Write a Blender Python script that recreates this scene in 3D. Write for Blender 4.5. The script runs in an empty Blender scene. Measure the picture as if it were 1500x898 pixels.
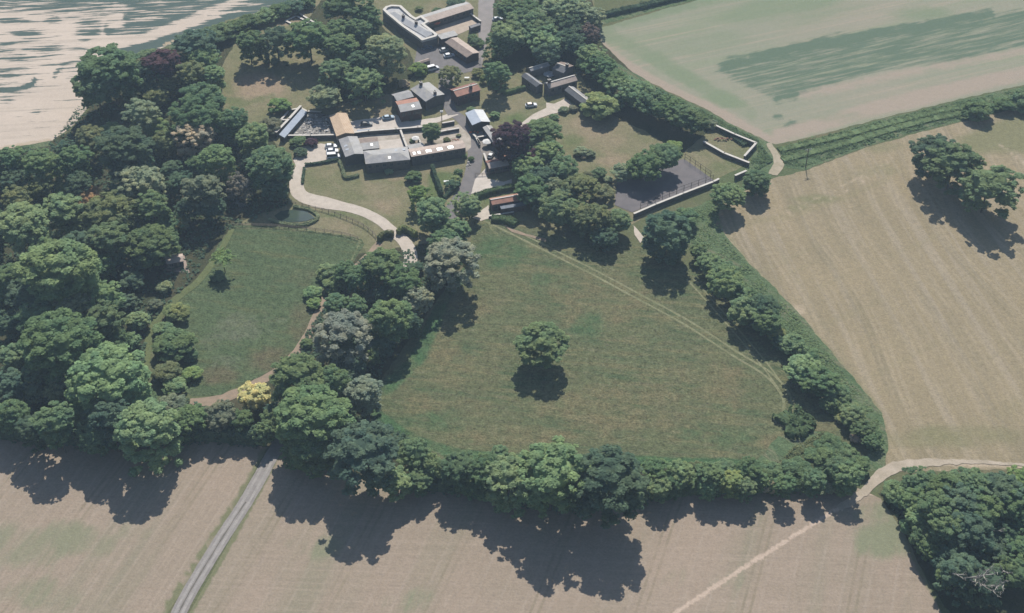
import bpy, bmesh, math, random
import numpy as np
from mathutils import Vector, Matrix, noise as mnoise
from mathutils.geometry import delaunay_2d_cdt
random.seed(7)
C = bpy.context.scene.collection
SC = bpy.context.scene

# ---------------------------------------------------------------- camera
W0, H0 = 1500.0, 898.0
FPX, PHI, CAMH = 2000.0, math.radians(41.0), 271.0
cam_d = bpy.data.cameras.new('camera'); cam = bpy.data.objects.new('camera', cam_d); C.objects.link(cam)
cam.location = (0, 0, CAMH); cam.rotation_euler = (math.pi/2-PHI, 0, 0)
cam_d.sensor_fit = 'HORIZONTAL'; cam_d.sensor_width = 36.0; cam_d.lens = 36.0*FPX/W0
cam_d.clip_start = 1.0; cam_d.clip_end = 9000.0
SC.camera = cam
CP, SP = math.cos(PHI), math.sin(PHI)

def at(px, py, z=0.0):
    """ground position (metres) surveyed from the photograph"""
    u = (px-W0/2)/FPX; v = (H0/2-py)/FPX
    d = Vector((u, CP+v*SP, -SP+v*CP))
    t = (z-CAMH)/d.z
    return Vector((d.x*t, d.y*t, z))
def depth(px, py, z=0.0):
    p = at(px, py, z)
    return p.y*CP + (CAMH-z)*SP
def hs(px, py, z=0.0):
    return FPX/depth(px, py, z)          # pixels per metre there
def A(p, q):
    d = at(*q)-at(*p)
    return -math.atan2(d.y, d.x)
def P(pts, z=0.0):
    return [at(x, y, z) for x, y in pts]

# ---------------------------------------------------------------- light
SUN_AZ, SUN_EL = math.radians(4.0), math.radians(46.0)
sd = Vector((math.sin(SUN_AZ)*math.cos(SUN_EL), math.cos(SUN_AZ)*math.cos(SUN_EL), math.sin(SUN_EL)))
sl = bpy.data.lights.new('sun', 'SUN'); sl.energy = 4.5; sl.angle = math.radians(0.5); sl.color = (1.0, 0.955, 0.885)
so = bpy.data.objects.new('sun', sl); C.objects.link(so); so.location = (200, 600, 500)
so.rotation_euler = (-sd).to_track_quat('-Z', 'Y').to_euler()
wd = bpy.data.worlds.new('World'); SC.world = wd; wd.use_nodes = True
nt = wd.node_tree; bg = nt.nodes['Background']
sky = nt.nodes.new('ShaderNodeTexSky'); sky.sky_type = 'NISHITA'; sky.sun_disc = False
sky.sun_elevation = SUN_EL; sky.sun_rotation = SUN_AZ; sky.air_density = 1.0; sky.dust_density = 0.6; sky.ozone_density = 1.5
nt.links.new(sky.outputs[0], bg.inputs[0]); bg.inputs[1].default_value = 0.085
SC.view_settings.view_transform = 'Standard'; SC.view_settings.look = 'None'
SC.view_settings.exposure = 0.58; SC.view_settings.gamma = 1.0; SC.view_settings.use_curve_mapping = False
SC.cycles.max_bounces = 5; SC.cycles.diffuse_bounces = 3; SC.cycles.transmission_bounces = 3
SC.cycles.volume_bounces = 1; SC.cycles.use_denoising = True

# ---------------------------------------------------------------- object helpers
def tag(o, label=None, cat=None, group=None, kind=None):
    if label: o['label'] = label
    if cat: o['category'] = cat
    if group: o['group'] = group
    if kind: o['kind'] = kind
    return o
def empty(name, loc, rz=0.0):
    o = bpy.data.objects.new(name, None); C.objects.link(o); o.location = loc; o.rotation_euler = (0, 0, rz); o.empty_display_size = 0.5
    return o
def link(name, me, parent=None, m=None):
    o = bpy.data.objects.new(name, me); C.objects.link(o)
    if parent is not None: o.parent = parent
    if m is not None and not me.materials: me.materials.append(m)
    return o

class MB:
    """collects boxes, tubes and faces; build() links them as one mesh object"""
    def __init__(s): s.v = []; s.f = []; s.m = []
    def face(s, pts, mi=0):
        n = len(s.v); s.v += [tuple(p) for p in pts]; s.f.append(tuple(range(n, n+len(pts)))); s.m.append(mi)
    def raw(s, vs, fs, mi=0):
        n = len(s.v); s.v += [tuple(p) for p in vs]
        for f in fs: s.f.append(tuple(i+n for i in f)); s.m.append(mi)
    def box(s, x0, x1, y0, y1, z0, z1, mi=0):
        s.raw([(x0,y0,z0),(x1,y0,z0),(x1,y1,z0),(x0,y1,z0),(x0,y0,z1),(x1,y0,z1),(x1,y1,z1),(x0,y1,z1)],
              [(0,3,2,1),(4,5,6,7),(0,1,5,4),(1,2,6,5),(2,3,7,6),(3,0,4,7)], mi)
    def bar(s, a, b, w, h, mi=0):
        """box beam from a to b, width w (level), height h, a and b at the underside centre line"""
        a = Vector(a); b = Vector(b); d = (b-a); d.z = 0
        d.normalize(); n = Vector((-d.y, d.x, 0))*(w/2); k = Vector((0,0,h))
        s.raw([a-n, b-n, b+n, a+n, a-n+k, b-n+k, b+n+k, a+n+k],
              [(0,3,2,1),(4,5,6,7),(0,1,5,4),(1,2,6,5),(2,3,7,6),(3,0,4,7)], mi)
    def tube(s, pts, rads, n=6, mi=0, cap=True):
        rings = []
        for i, p in enumerate(pts):
            p = Vector(p)
            t = (Vector(pts[min(i+1, len(pts)-1)])-Vector(pts[max(i-1, 0)]))
            if t.length < 1e-6: t = Vector((0,0,1))
            t.normalize(); u = t.orthogonal().normalized(); w = t.cross(u)
            rings.append([p+(u*math.cos(2*math.pi*k/n)+w*math.sin(2*math.pi*k/n))*rads[i] for k in range(n)])
        vs = [q for r in rings for q in r]; fs = []
        for i in range(len(rings)-1):
            for k in range(n):
                a = i*n+k; b = i*n+(k+1) % n
                fs.append((a, b, b+n, a+n))
        if cap: fs.append(tuple(range(n-1, -1, -1))); fs.append(tuple((len(rings)-1)*n+k for k in range(n)))
        s.raw(vs, fs, mi)
    def prism(s, poly, z0, z1, mi=0, top=True, bottom=True):
        n = len(poly)
        vs = [(p[0], p[1], z0) for p in poly]+[(p[0], p[1], z1) for p in poly]
        fs = [(i, (i+1) % n, n+(i+1) % n, n+i) for i in range(n)]
        if top: fs.append(tuple(range(n, 2*n)))
        if bottom: fs.append(tuple(range(n-1, -1, -1)))
        s.raw(vs, fs, mi)
    def mesh(s, name, mats):
        me = bpy.data.meshes.new(name); me.from_pydata(s.v, [], s.f)
        for m in (mats if isinstance(mats, (list, tuple)) else [mats]): me.materials.append(m)
        me.polygons.foreach_set('material_index', s.m)
        bm = bmesh.new(); bm.from_mesh(me); bmesh.ops.recalc_face_normals(bm, faces=bm.faces); bm.to_mesh(me); bm.free()
        me.update(); return me
    def build(s, name, mats, parent=None):
        return link(name, s.mesh(name, mats), parent)

# ---------------------------------------------------------------- materials
def new_mat(name):
    m = bpy.data.materials.new(name); m.use_nodes = True
    n = m.node_tree; n.nodes.clear()
    out = n.nodes.new('ShaderNodeOutputMaterial')
    return m, n, out
def N(n, t, **kw):
    x = n.nodes.new(t)
    for k, v in kw.items(): setattr(x, k, v)
    return x
def rgb(c): return (c[0], c[1], c[2], 1.0)
def mixc(n, fac, a, b, mode='MIX'):
    x = N(n, 'ShaderNodeMix', data_type='RGBA', blend_type=mode)
    for sock, v in ((x.inputs[0], fac), (x.inputs[6], a), (x.inputs[7], b)):
        if isinstance(v, (int, float)): sock.default_value = v
        elif isinstance(v, (tuple, list)): sock.default_value = rgb(v)
        else: n.links.new(v, sock)
    return x.outputs[2]
def ramp(n, val, a, b, lo=0.0, hi=1.0):
    x = N(n, 'ShaderNodeMapRange', interpolation_type='SMOOTHSTEP')
    n.links.new(val, x.inputs[0]); x.inputs[1].default_value = a; x.inputs[2].default_value = b
    x.inputs[3].default_value = lo; x.inputs[4].default_value = hi
    return x.outputs[0]
def math_(n, op, a, b=0.0):
    x = N(n, 'ShaderNodeMath', operation=op)
    for s, v in ((x.inputs[0], a), (x.inputs[1], b)):
        if isinstance(v, (int, float)): s.default_value = v
        else: n.links.new(v, s)
    return x.outputs[0]
def tex(n, coord, scale, detail=4, rough=0.6, ang=None, sx=1, sy=1, dist=0.0):
    if ang is not None:
        mp = N(n, 'ShaderNodeMapping'); mp.inputs['Rotation'].default_value = (0, 0, ang)
        mp2 = N(n, 'ShaderNodeMapping'); mp2.inputs['Scale'].default_value = (sx, sy, 1)
        n.links.new(coord, mp.inputs[0]); n.links.new(mp.outputs[0], mp2.inputs[0]); coord = mp2.outputs[0]
    t = N(n, 'ShaderNodeTexNoise'); t.inputs['Scale'].default_value = scale; t.inputs['Detail'].default_value = detail
    t.inputs['Roughness'].default_value = rough; t.inputs['Distortion'].default_value = dist
    n.links.new(coord, t.inputs['Vector']); return t.outputs[0]

ALB = 0.80      # all the colours below were noted a little bright
def ground_mat(name, base, alt, n1=0.05, streaks=(), masks=(), grain=0.22, bump=0.35, fine=(1.7, 0.6), lines=()):
    """base/alt mottled by fractal noise; streaks = (angle, along, across, colour, amount, lo, hi); masks = (channel, colour, raggedness, noise scale)"""
    m, n, out = new_mat(name)
    co = N(n, 'ShaderNodeTexCoord').outputs['Object']
    col = mixc(n, ramp(n, tex(n, co, n1, 6, 0.62), 0.36, 0.64), base, alt)
    for ang, al, ac, c, amt, lo, hi in streaks:
        f = ramp(n, tex(n, co, 1.0, 4, 0.6, ang, al, ac, 0.15), lo, hi, 0.0, amt)
        col = mixc(n, f, col, c)
    for ang, sp, off, wid, c, amt, warp in lines:      # wheelings: pairs of ruts every sp metres, bent by a slow warp
        mp = N(n, 'ShaderNodeMapping'); mp.inputs['Rotation'].default_value = (0, 0, ang); n.links.new(co, mp.inputs[0])
        sx = N(n, 'ShaderNodeSeparateXYZ'); n.links.new(mp.outputs[0], sx.inputs[0])
        y = sx.outputs[1]
        if warp: y = math_(n, 'ADD', y, math_(n, 'MULTIPLY', tex(n, co, warp[0], 1, 0.5), warp[1]))
        d = math_(n, 'MULTIPLY', math_(n, 'ABSOLUTE', math_(n, 'SUBTRACT', math_(n, 'FRACT', math_(n, 'DIVIDE', y, sp)), 0.5)), sp)
        f = ramp(n, math_(n, 'ABSOLUTE', math_(n, 'SUBTRACT', d, off)), wid, wid*.3)
        f = math_(n, 'MULTIPLY', f, ramp(n, tex(n, co, 0.05, 4, .7), .35, .6, 0.15*amt, amt)); col = mixc(n, f, col, c)
    if masks:
        att = N(n, 'ShaderNodeAttribute', attribute_name='paint')
        sep = N(n, 'ShaderNodeSeparateColor'); n.links.new(att.outputs['Color'], sep.inputs[0])
        for ch, c, rag, ns, *lh in masks:
            nz = tex(n, co, ns, 5, 0.65) if not isinstance(ns, tuple) else tex(n, co, 1.0, 5, 0.65, *ns)
            v = math_(n, 'ADD', sep.outputs[ch], math_(n, 'MULTIPLY', math_(n, 'SUBTRACT', nz, 0.5), rag))
            f = ramp(n, v, *(lh[0] if lh else (0.2, 0.8)))
            col = mixc(n, f, col, c)
    g1 = tex(n, co, fine[0], 3, 0.7); g2 = tex(n, co, fine[1], 4, 0.7)
    gs = math_(n, 'ADD', math_(n, 'MULTIPLY', math_(n, 'SUBTRACT', g1, 0.5), 1.4), math_(n, 'MULTIPLY', math_(n, 'SUBTRACT', g2, 0.5), 1.1))
    mul = math_(n, 'ADD', ALB, math_(n, 'MULTIPLY', gs, grain*3.2*ALB))
    vm = N(n, 'ShaderNodeVectorMath', operation='SCALE'); n.links.new(col, vm.inputs[0]); n.links.new(mul, vm.inputs['Scale'])
    bs = N(n, 'ShaderNodeBsdfDiffuse'); n.links.new(vm.outputs[0], bs.inputs[0])
    if bump:
        b = N(n, 'ShaderNodeBump'); b.inputs['Strength'].default_value = bump; b.inputs['Distance'].default_value = 0.5
        n.links.new(g1, b.inputs['Height']); n.links.new(b.outputs[0], bs.inputs['Normal'])
    n.links.new(bs.outputs[0], out.inputs[0]); return m

def surf_mat(name, base, alt=None, scale=0.8, grain=0.25, rough=0.8, bands=None, spec=0.3, metal=0.0, blot=None):
    """roofs, walls, tarmac: mottled base, optional bands = (angle, spacing frequency, colour, amount), blot = (colour, scale, lo, hi)"""
    m, n, out = new_mat(name)
    co = N(n, 'ShaderNodeTexCoord').outputs['Object']
    col = mixc(n, ramp(n, tex(n, co, scale, 5, 0.65), 0.35, 0.65), base, alt or tuple(c*0.75 for c in base))
    if blot:
        col = mixc(n, ramp(n, tex(n, co, blot[1], 5, 0.6), blot[2], blot[3]), col, blot[0])
    if bands:
        mp = N(n, 'ShaderNodeMapping'); mp.inputs['Rotation'].default_value = (0, 0, bands[0]); n.links.new(co, mp.inputs[0])
        w = N(n, 'ShaderNodeTexWave'); w.inputs['Scale'].default_value = bands[1]; w.inputs['Distortion'].default_value = 0.6; w.inputs['Detail'].default_value = 2
        n.links.new(mp.outputs[0], w.inputs[0]); col = mixc(n, math_(n, 'MULTIPLY', w.outputs[1], bands[3]), col, bands[2])
    g = tex(n, co, 3.0, 3, 0.7)
    mul = math_(n, 'ADD', ALB*(1.0-grain), math_(n, 'MULTIPLY', g, 2*grain*ALB))
    vm = N(n, 'ShaderNodeVectorMath', operation='SCALE'); n.links.new(col, vm.inputs[0]); n.links.new(mul, vm.inputs['Scale'])
    bs = N(n, 'ShaderNodeBsdfPrincipled'); n.links.new(vm.outputs[0], bs.inputs['Base Color'])
    bs.inputs['Roughness'].default_value = rough; bs.inputs['Specular IOR Level'].default_value = spec; bs.inputs['Metallic'].default_value = metal
    n.links.new(bs.outputs[0], out.inputs[0]); return m

def leaf_mat(name):
    """foliage: the tone comes from each tree's own object colour, mottled leaf clump by leaf clump"""
    m, n, out = new_mat(name)
    oi = N(n, 'ShaderNodeObjectInfo'); co = N(n, 'ShaderNodeTexCoord').outputs['Object']
    geo = N(n, 'ShaderNodeNewGeometry')
    add = N(n, 'ShaderNodeVectorMath', operation='ADD'); n.links.new(co, add.inputs[0])
    mulr = math_(n, 'MULTIPLY', oi.outputs['Random'], 40.0); n.links.new(mulr, add.inputs[1])
    t = tex(n, add.outputs[0], 2.6, 3, 0.6)
    rnd = geo.outputs['Random Per Island']
    mul = math_(n, 'ADD', math_(n, 'ADD', 0.40, math_(n, 'MULTIPLY', t, 0.75)), math_(n, 'MULTIPLY', rnd, 0.5))
    vm = N(n, 'ShaderNodeVectorMath', operation='SCALE'); n.links.new(oi.outputs['Color'], vm.inputs[0]); n.links.new(mul, vm.inputs['Scale'])
    warm = mixc(n, ramp(n, t, 0.5, 0.75, 0.0, 0.15), vm.outputs[0], (1.35, 1.1, 0.75), 'MULTIPLY')
    t2 = tex(n, add.outputs[0], 1.1, 2, 0.6)
    warm = mixc(n, ramp(n, t2, 0.42, 0.68, 0.0, 0.4), warm, (1.22, 1.08, 0.82), 'MULTIPLY')
    warm = mixc(n, ramp(n, t2, 0.55, 0.32, 0.0, 0.7), warm, (0.74, 0.86, 0.92), 'MULTIPLY')
    d = N(n, 'ShaderNodeBsdfDiffuse'); tr = N(n, 'ShaderNodeBsdfTranslucent')
    n.links.new(warm, d.inputs[0]); n.links.new(warm, tr.inputs[0])
    mx = N(n, 'ShaderNodeMixShader'); mx.inputs[0].default_value = 0.48
    n.links.new(d.outputs[0], mx.inputs[1]); n.links.new(tr.outputs[0], mx.inputs[2]); n.links.new(mx.outputs[0], out.inputs[0])
    return m

LEAF = leaf_mat('foliage')
BARK = surf_mat('bark', (0.10, 0.085, 0.065), (0.06, 0.05, 0.04), 3.0)
DEADWOOD = surf_mat('dead_wood', (0.42, 0.39, 0.34), (0.28, 0.25, 0.21), 2.0)
STONE = surf_mat('flint_wall', (0.13, 0.12, 0.108), (0.09, 0.084, 0.076), 1.5, 0.35)
BRICKWALL = surf_mat('brick_wall', (0.11, 0.066, 0.052), (0.08, 0.052, 0.043), 1.5, 0.35)
DARKWALL = surf_mat('tarred_wall', (0.07, 0.065, 0.06), (0.045, 0.042, 0.04), 1.2)
PALEWALL = surf_mat('rendered_wall', (0.16, 0.15, 0.14), (0.12, 0.115, 0.108), 1.0)
COPING = surf_mat('pale_coping', (0.60, 0.56, 0.50), (0.50, 0.46, 0.40), 1.5, 0.2)
SLATE = surf_mat('slate_roof', (0.31, 0.30, 0.295), (0.24, 0.235, 0.235), 0.5, 0.3, blot=((0.34, 0.32, 0.28), 0.35, 0.52, 0.7))
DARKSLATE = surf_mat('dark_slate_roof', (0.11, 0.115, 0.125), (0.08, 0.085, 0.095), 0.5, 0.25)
GREYROOF = surf_mat('grey_sheet_roof', (0.41, 0.395, 0.375), (0.33, 0.32, 0.305), 0.4, 0.3, blot=((0.33, 0.31, 0.27), 0.3, 0.5, 0.7))
LEAD = surf_mat('lead_roof', (0.44, 0.44, 0.44), (0.36, 0.36, 0.37), 0.4, 0.2)
REDTILE = surf_mat('red_tile_roof', (0.40, 0.20, 0.14), (0.31, 0.16, 0.115), 0.6, 0.35, blot=((0.42, 0.28, 0.20), 0.5, 0.55, 0.75))
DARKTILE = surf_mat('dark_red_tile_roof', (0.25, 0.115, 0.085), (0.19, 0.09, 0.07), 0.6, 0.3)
BROWNTILE = surf_mat('brown_tile_roof', (0.26, 0.20, 0.165), (0.19, 0.145, 0.12), 0.6, 0.3)
TANTILE = surf_mat('pale_tile_roof', (0.48, 0.385, 0.32), (0.40, 0.32, 0.265), 0.6, 0.3, blot=((0.28, 0.2, 0.16), 0.5, 0.58, 0.75))
RUSTROOF = surf_mat('rusty_sheet_roof', (0.50, 0.36, 0.24), (0.40, 0.27, 0.17), 0.5, 0.3, bands=(0.2, 0.55, (0.62, 0.50, 0.36), 0.5))
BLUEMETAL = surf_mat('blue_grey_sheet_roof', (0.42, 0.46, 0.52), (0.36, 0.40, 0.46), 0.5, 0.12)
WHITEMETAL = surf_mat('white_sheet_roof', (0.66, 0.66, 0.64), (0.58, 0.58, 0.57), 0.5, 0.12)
FRAME = surf_mat('grey_frame_paint', (0.2, 0.195, 0.185), None, 1.0, 0.1)
WHITE = surf_mat('white_paint', (0.74, 0.74, 0.72), (0.68, 0.68, 0.66), 1.0, 0.1)
GLASSM = surf_mat('window_glass', (0.05, 0.06, 0.07), None, 1.0, 0.05, rough=0.1, spec=0.6)
SKYLIGHT = surf_mat('rooflight_glass', (0.5, 0.52, 0.54), None, 1.0, 0.05, rough=0.25, spec=0.6)
TIMBER = surf_mat('weathered_timber', (0.26, 0.21, 0.16), (0.18, 0.15, 0.12), 2.0)
POLE = surf_mat('creosoted_pole', (0.10, 0.08, 0.065), None, 2.0)
DOORM = surf_mat('dark_door', (0.10, 0.085, 0.07), None, 2.0)
RUBBER = surf_mat('tyre_rubber', (0.03, 0.03, 0.032), None, 2.0)
RIM = surf_mat('alloy_rim', (0.5, 0.5, 0.5), None, 2.0, 0.05, rough=0.35)
# ---------------------------------------------------------------- ground sheets
def smooth01(x): x = np.clip(x, 0, 1); return x*x*(3-2*x)
def seg_dist(p, a, b):
    ab = b-a; t = np.clip(((p-a)@ab)/max(ab@ab, 1e-9), 0, 1)
    return np.linalg.norm(p-(a+t[:, None]*ab), axis=1)
def catmull(pts, step=6.0):
    pts = [np.array(p, float) for p in pts]; out = []
    for i in range(len(pts)-1):
        p0 = pts[max(i-1, 0)]; p1 = pts[i]; p2 = pts[i+1]; p3 = pts[min(i+2, len(pts)-1)]
        n = max(1, int(np.linalg.norm(p2-p1)/step))
        for k in range(n):
            t = k/n
            out.append(0.5*((2*p1)+(p2-p0)*t+(2*p0-5*p1+4*p2-p3)*t*t+(3*p1-p0-3*p2+p3)*t**3))
    out.append(pts[-1]); return out
def in_poly(p, poly):
    poly = np.array(poly, float); inside = np.zeros(len(p), bool); j = len(poly)-1
    for i in range(len(poly)):
        xi, yi = poly[i]; xj, yj = poly[j]
        c = ((yi > p[:, 1]) != (yj > p[:, 1])) & (p[:, 0] < (xj-xi)*(p[:, 1]-yi)/((yj-yi) if yj != yi else 1e-9)+xi)
        inside ^= c; j = i
    return inside
def paint(p, items):
    """p: n x 2 survey points; items (channel, kind, data...)"""
    col = np.zeros((len(p), 4)); col[:, 3] = 1
    for it in items:
        ch, kind = it[0], it[1]
        if kind == 'line':
            pts, hw, s = it[2], it[3], it[4]; pts = catmull(pts, 8); d = np.full(len(p), 1e9)
            for a, b in zip(pts[:-1], pts[1:]): d = np.minimum(d, seg_dist(p, a, b))
            f = smooth01(1.5-d/hw)*s
        elif kind == 'blob':
            cx, cy, rx, ry, s = it[2:7]; q = np.sqrt(((p[:, 0]-cx)/rx)**2+((p[:, 1]-cy)/ry)**2); f = smooth01(1.4-q)*s
        elif kind == 'poly':
            pts, fe, s = it[2], it[3], it[4]; d = np.full(len(p), 1e9); pp = [np.array(q, float) for q in pts]
            for a, b in zip(pp, pp[1:]+pp[:1]): d = np.minimum(d, seg_dist(p, a, b))
            sg = np.where(in_poly(p, pts), d, -d); f = smooth01(0.5+sg/(2*fe))*s
        elif kind == 'grad':
            (x0, y0), (x1, y1), s = it[2], it[3], it[4]
            t = ((p[:, 0]-x0)*(x1-x0)+(p[:, 1]-y0)*(y1-y0))/((x1-x0)**2+(y1-y0)**2); f = smooth01(t)*s
        col[:, ch] = np.maximum(col[:, ch], f) if (len(it) == 0 or it[-1] != 'cut') else col[:, ch]*(1-f)
    return np.clip(col, 0, 1)
def ragged(poly, amp, step=5.0, seed=0, closed=True):
    r = np.random.RandomState(seed); out = []
    n = len(poly)
    for i in range(n if closed else n-1):
        a = np.array(poly[i], float); b = np.array(poly[(i+1) % n], float); L = np.linalg.norm(b-a)
        k = max(1, min(120, int(L/step)))
        d = (b-a)/max(L, 1e-9); nn = np.array([-d[1], d[0]])
        for j in range(k):
            q = a+(b-a)*j/k
            w = amp*(mnoise.noise(Vector((q[0]*0.09, q[1]*0.09, seed*7.3)))*1.3+r.uniform(-.45, .45)) if amp else 0
            out.append(q+nn*w)
    return out
LEVEL = [0]
def sheet(name, poly, mat, amp=1.0, step=5.0, grid=0, items=(), z=None, label=None):
    LEVEL[0] += 1
    if z is None: z = 0.0025*LEVEL[0]
    pts = ragged(poly, amp, step, LEVEL[0])
    nb = len(pts)
    if grid:
        a = np.array(pts); x0, y0 = a.min(0); x1, y1 = a.max(0)
        gx, gy = np.meshgrid(np.arange(x0+grid/2, x1, grid), np.arange(y0+grid/2, y1, grid))
        g = np.stack([gx.ravel(), gy.ravel()], 1); g = g+np.random.RandomState(3).uniform(-.2, .2, g.shape)*grid
        g = g[in_poly(g, pts)]
        d = np.full(len(g), 1e9)
        for i in range(nb): d = np.minimum(d, seg_dist(g, a[i], a[(i+1) % nb]))
        g = g[d > grid*0.4]; pts = pts+[q for q in g]
    vs, es, fs, *_ = delaunay_2d_cdt([Vector((float(p[0]), float(p[1]))) for p in pts], [], [list(range(nb))], 1, 1e-5)
    me = bpy.data.meshes.new(name)
    w = [at(v.x, v.y, z) for v in vs]
    fs = [f if (w[f[1]]-w[f[0]]).cross(w[f[2]]-w[f[0]]).z > 0 else f[::-1] for f in fs]
    me.from_pydata(w, [], fs); me.materials.append(mat)
    if items:
        col = paint(np.array([[v.x, v.y] for v in vs]), items)
        at_ = me.attributes.new('paint', 'FLOAT_COLOR', 'POINT'); at_.data.foreach_set('color', col.ravel().astype(np.float32))
    o = link(name, me); tag(o, label, None, None, 'structure'); return o
def ribbon_poly(pts, w, smooth=True, metres=True):
    """outline of a track along pts; w: width (m) or a list of widths"""
    c = catmull(pts, 5) if smooth else [np.array(p, float) for p in pts]
    ww = [at(*p) for p in c]; n = len(c)
    if not isinstance(w, (list, tuple)): w = [w, w]
    L, R = [], []
    for i in range(n):
        t = ww[min(i+1, n-1)]-ww[max(i-1, 0)]; t.z = 0; t.normalize(); nn = Vector((-t.y, t.x, 0))
        f = i/(n-1)*(len(w)-1); k = min(int(f), len(w)-2); wi = w[k]+(w[k+1]-w[k])*(f-k)
        L.append(unproj(ww[i]+nn*wi/2)); R.append(unproj(ww[i]-nn*wi/2))
    return L+R[::-1]
def unproj(p):
    d = p-Vector((0, 0, CAMH)); dep = d.y*CP-d.z*SP; up = d.y*SP+d.z*CP
    return (W0/2+FPX*d.x/dep, H0/2-FPX*up/dep)

# colours (linear, real-world albedo)
TAN, TAN2 = (0.36, 0.265, 0.195), (0.30, 0.235, 0.165)
GR, GR2 = (0.10, 0.125, 0.06), (0.125, 0.125, 0.06)

m_ground = ground_mat('rough_grass', (0.10, 0.125, 0.06), (0.15, 0.14, 0.08), 0.02)
g = MB(); g.face([(-2600, -700, -0.004), (2600, -700, -0.004), (2600, 4200, -0.004), (-2600, 4200, -0.004)])
tag(g.build('ground', m_ground), 'dry green rough grass between the fields and gardens', None, None, 'structure')

# fields ------------------------------------------------------------------
STUB = dict(lines=[(A((258, 890), (400, 670)), 24.0, 0.95, .5, (0.225, 0.19, 0.13), .6, None), (A((258, 890), (400, 670)), 6.0, 0.0, .5, (0.345, 0.285, 0.225), .45, None)], n1=0.03, grain=0.13, bump=0.3)
m_stub = ground_mat('stubble', (0.322, 0.256, 0.196), (0.290, 0.235, 0.177),
    streaks=[(A((258, 890), (400, 670)), 0.004, 0.05, (0.235, 0.215, 0.15), 0.7, 0.45, 0.66), (A((258, 890), (400, 670)), 0.03, 1.1, (0.365, 0.295, 0.23), 0.5, 0.45, 0.7),
             (A((0, 780), (300, 790)), 0.02, 0.9, (0.285, 0.215, 0.155), 0.35, 0.5, 0.75)],
    masks=[(0, (0.225, 0.22, 0.145), 1.8, (A((258, 890), (400, 670)), 0.03, 0.16)), (1, (0.175, 0.175, 0.10), 0.6, 0.3)], **STUB)
sheet('stubble_field', [(-700, 600), (0, 620), (200, 640), (300, 640), (392, 655), (330, 770), (234, 915), (100, 1150), (-900, 1150)], m_stub, 0, 20, 9,
      [(0, 'blob', 110, 790, 60, 30, .75), (0, 'blob', 30, 800, 70, 40, .6), (0, 'blob', 200, 780, 30, 20, .5), (0, 'blob', 60, 870, 80, 30, .45),
       (1, 'line', [(392, 660), (322, 772), (236, 905)], 5, 1.0)])
m_stub2 = ground_mat('stubble_east', (0.322, 0.256, 0.196), (0.290, 0.235, 0.177),
    streaks=[(A((258, 890), (400, 670)), 0.004, 0.05, (0.235, 0.215, 0.15), 0.7, 0.45, 0.66), (A((400, 850), (900, 870)), 0.015, 1.0, (0.365, 0.295, 0.23), 0.4, 0.45, 0.7),
             (A((258, 890), (400, 670)), 0.03, 1.1, (0.29, 0.22, 0.16), 0.4, 0.5, 0.75)],
    masks=[(0, (0.215, 0.22, 0.14), 1.8, (A((258, 890), (400, 670)), 0.03, 0.16)), (1, (0.175, 0.175, 0.10), 0.6, 0.3), (2, (0.47, 0.37, 0.29), 0.3, 0.4)], **STUB)
sheet('stubble_field', [(408, 655), (500, 690), (640, 715), (850, 735), (1000, 725), (1120, 715), (1250, 712), (1290, 730), (1330, 790), (1380, 900), (1500, 1150), (160, 1150), (268, 915), (340, 785)], m_stub2, 0, 20, 5,
      [(0, 'blob', 1300, 790, 60, 34, .8), (0, 'blob', 1280, 750, 60, 18, .6), (0, 'blob', 1000, 850, 120, 20, .3), (0, 'blob', 470, 800, 50, 20, .4), (0, 'blob', 600, 880, 80, 20, .3),
       (1, 'line', [(408, 664), (345, 782), (274, 905)], 4, 1.0), (1, 'line', [(1290, 716), (1322, 770), (1345, 830), (1385, 900)], 5, .7),
       (2, 'line', [(1275, 716), (1190, 768), (1100, 825), (985, 900)], 3.2, .95)])
m_past = ground_mat('dry_hayfield', (0.295, 0.240, 0.152), (0.265, 0.218, 0.138),
    streaks=[(A((1208, 340), (1305, 525)), 0.008, 0.30, (0.325, 0.275, 0.205), 0.6, 0.48, 0.66), (A((1208, 340), (1305, 525)), 0.010, 0.13, (0.22, 0.19, 0.128), 0.5, 0.5, 0.7),
             (A((1100, 320), (1300, 240)), 0.015, 0.3, (0.25, 0.215, 0.13), 0.4, 0.5, 0.72)],
    masks=[(0, (0.20, 0.19, 0.105), 0.8, 0.08), (1, (0.42, 0.34, 0.245), 0.5, 0.2), (2, (0.245, 0.21, 0.125), 0.5, 0.1)], lines=[(A((1208, 340), (1305, 525)), 9.0, 1.0, .9, (0.345, 0.285, 0.195), .5, (.006, 60)), (A((1208, 340), (1305, 525)), 23.0, 0.9, 1.0, (0.20, 0.172, 0.11), .42, (.006, 60))], n1=0.03, grain=0.2, bump=0.4)
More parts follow.
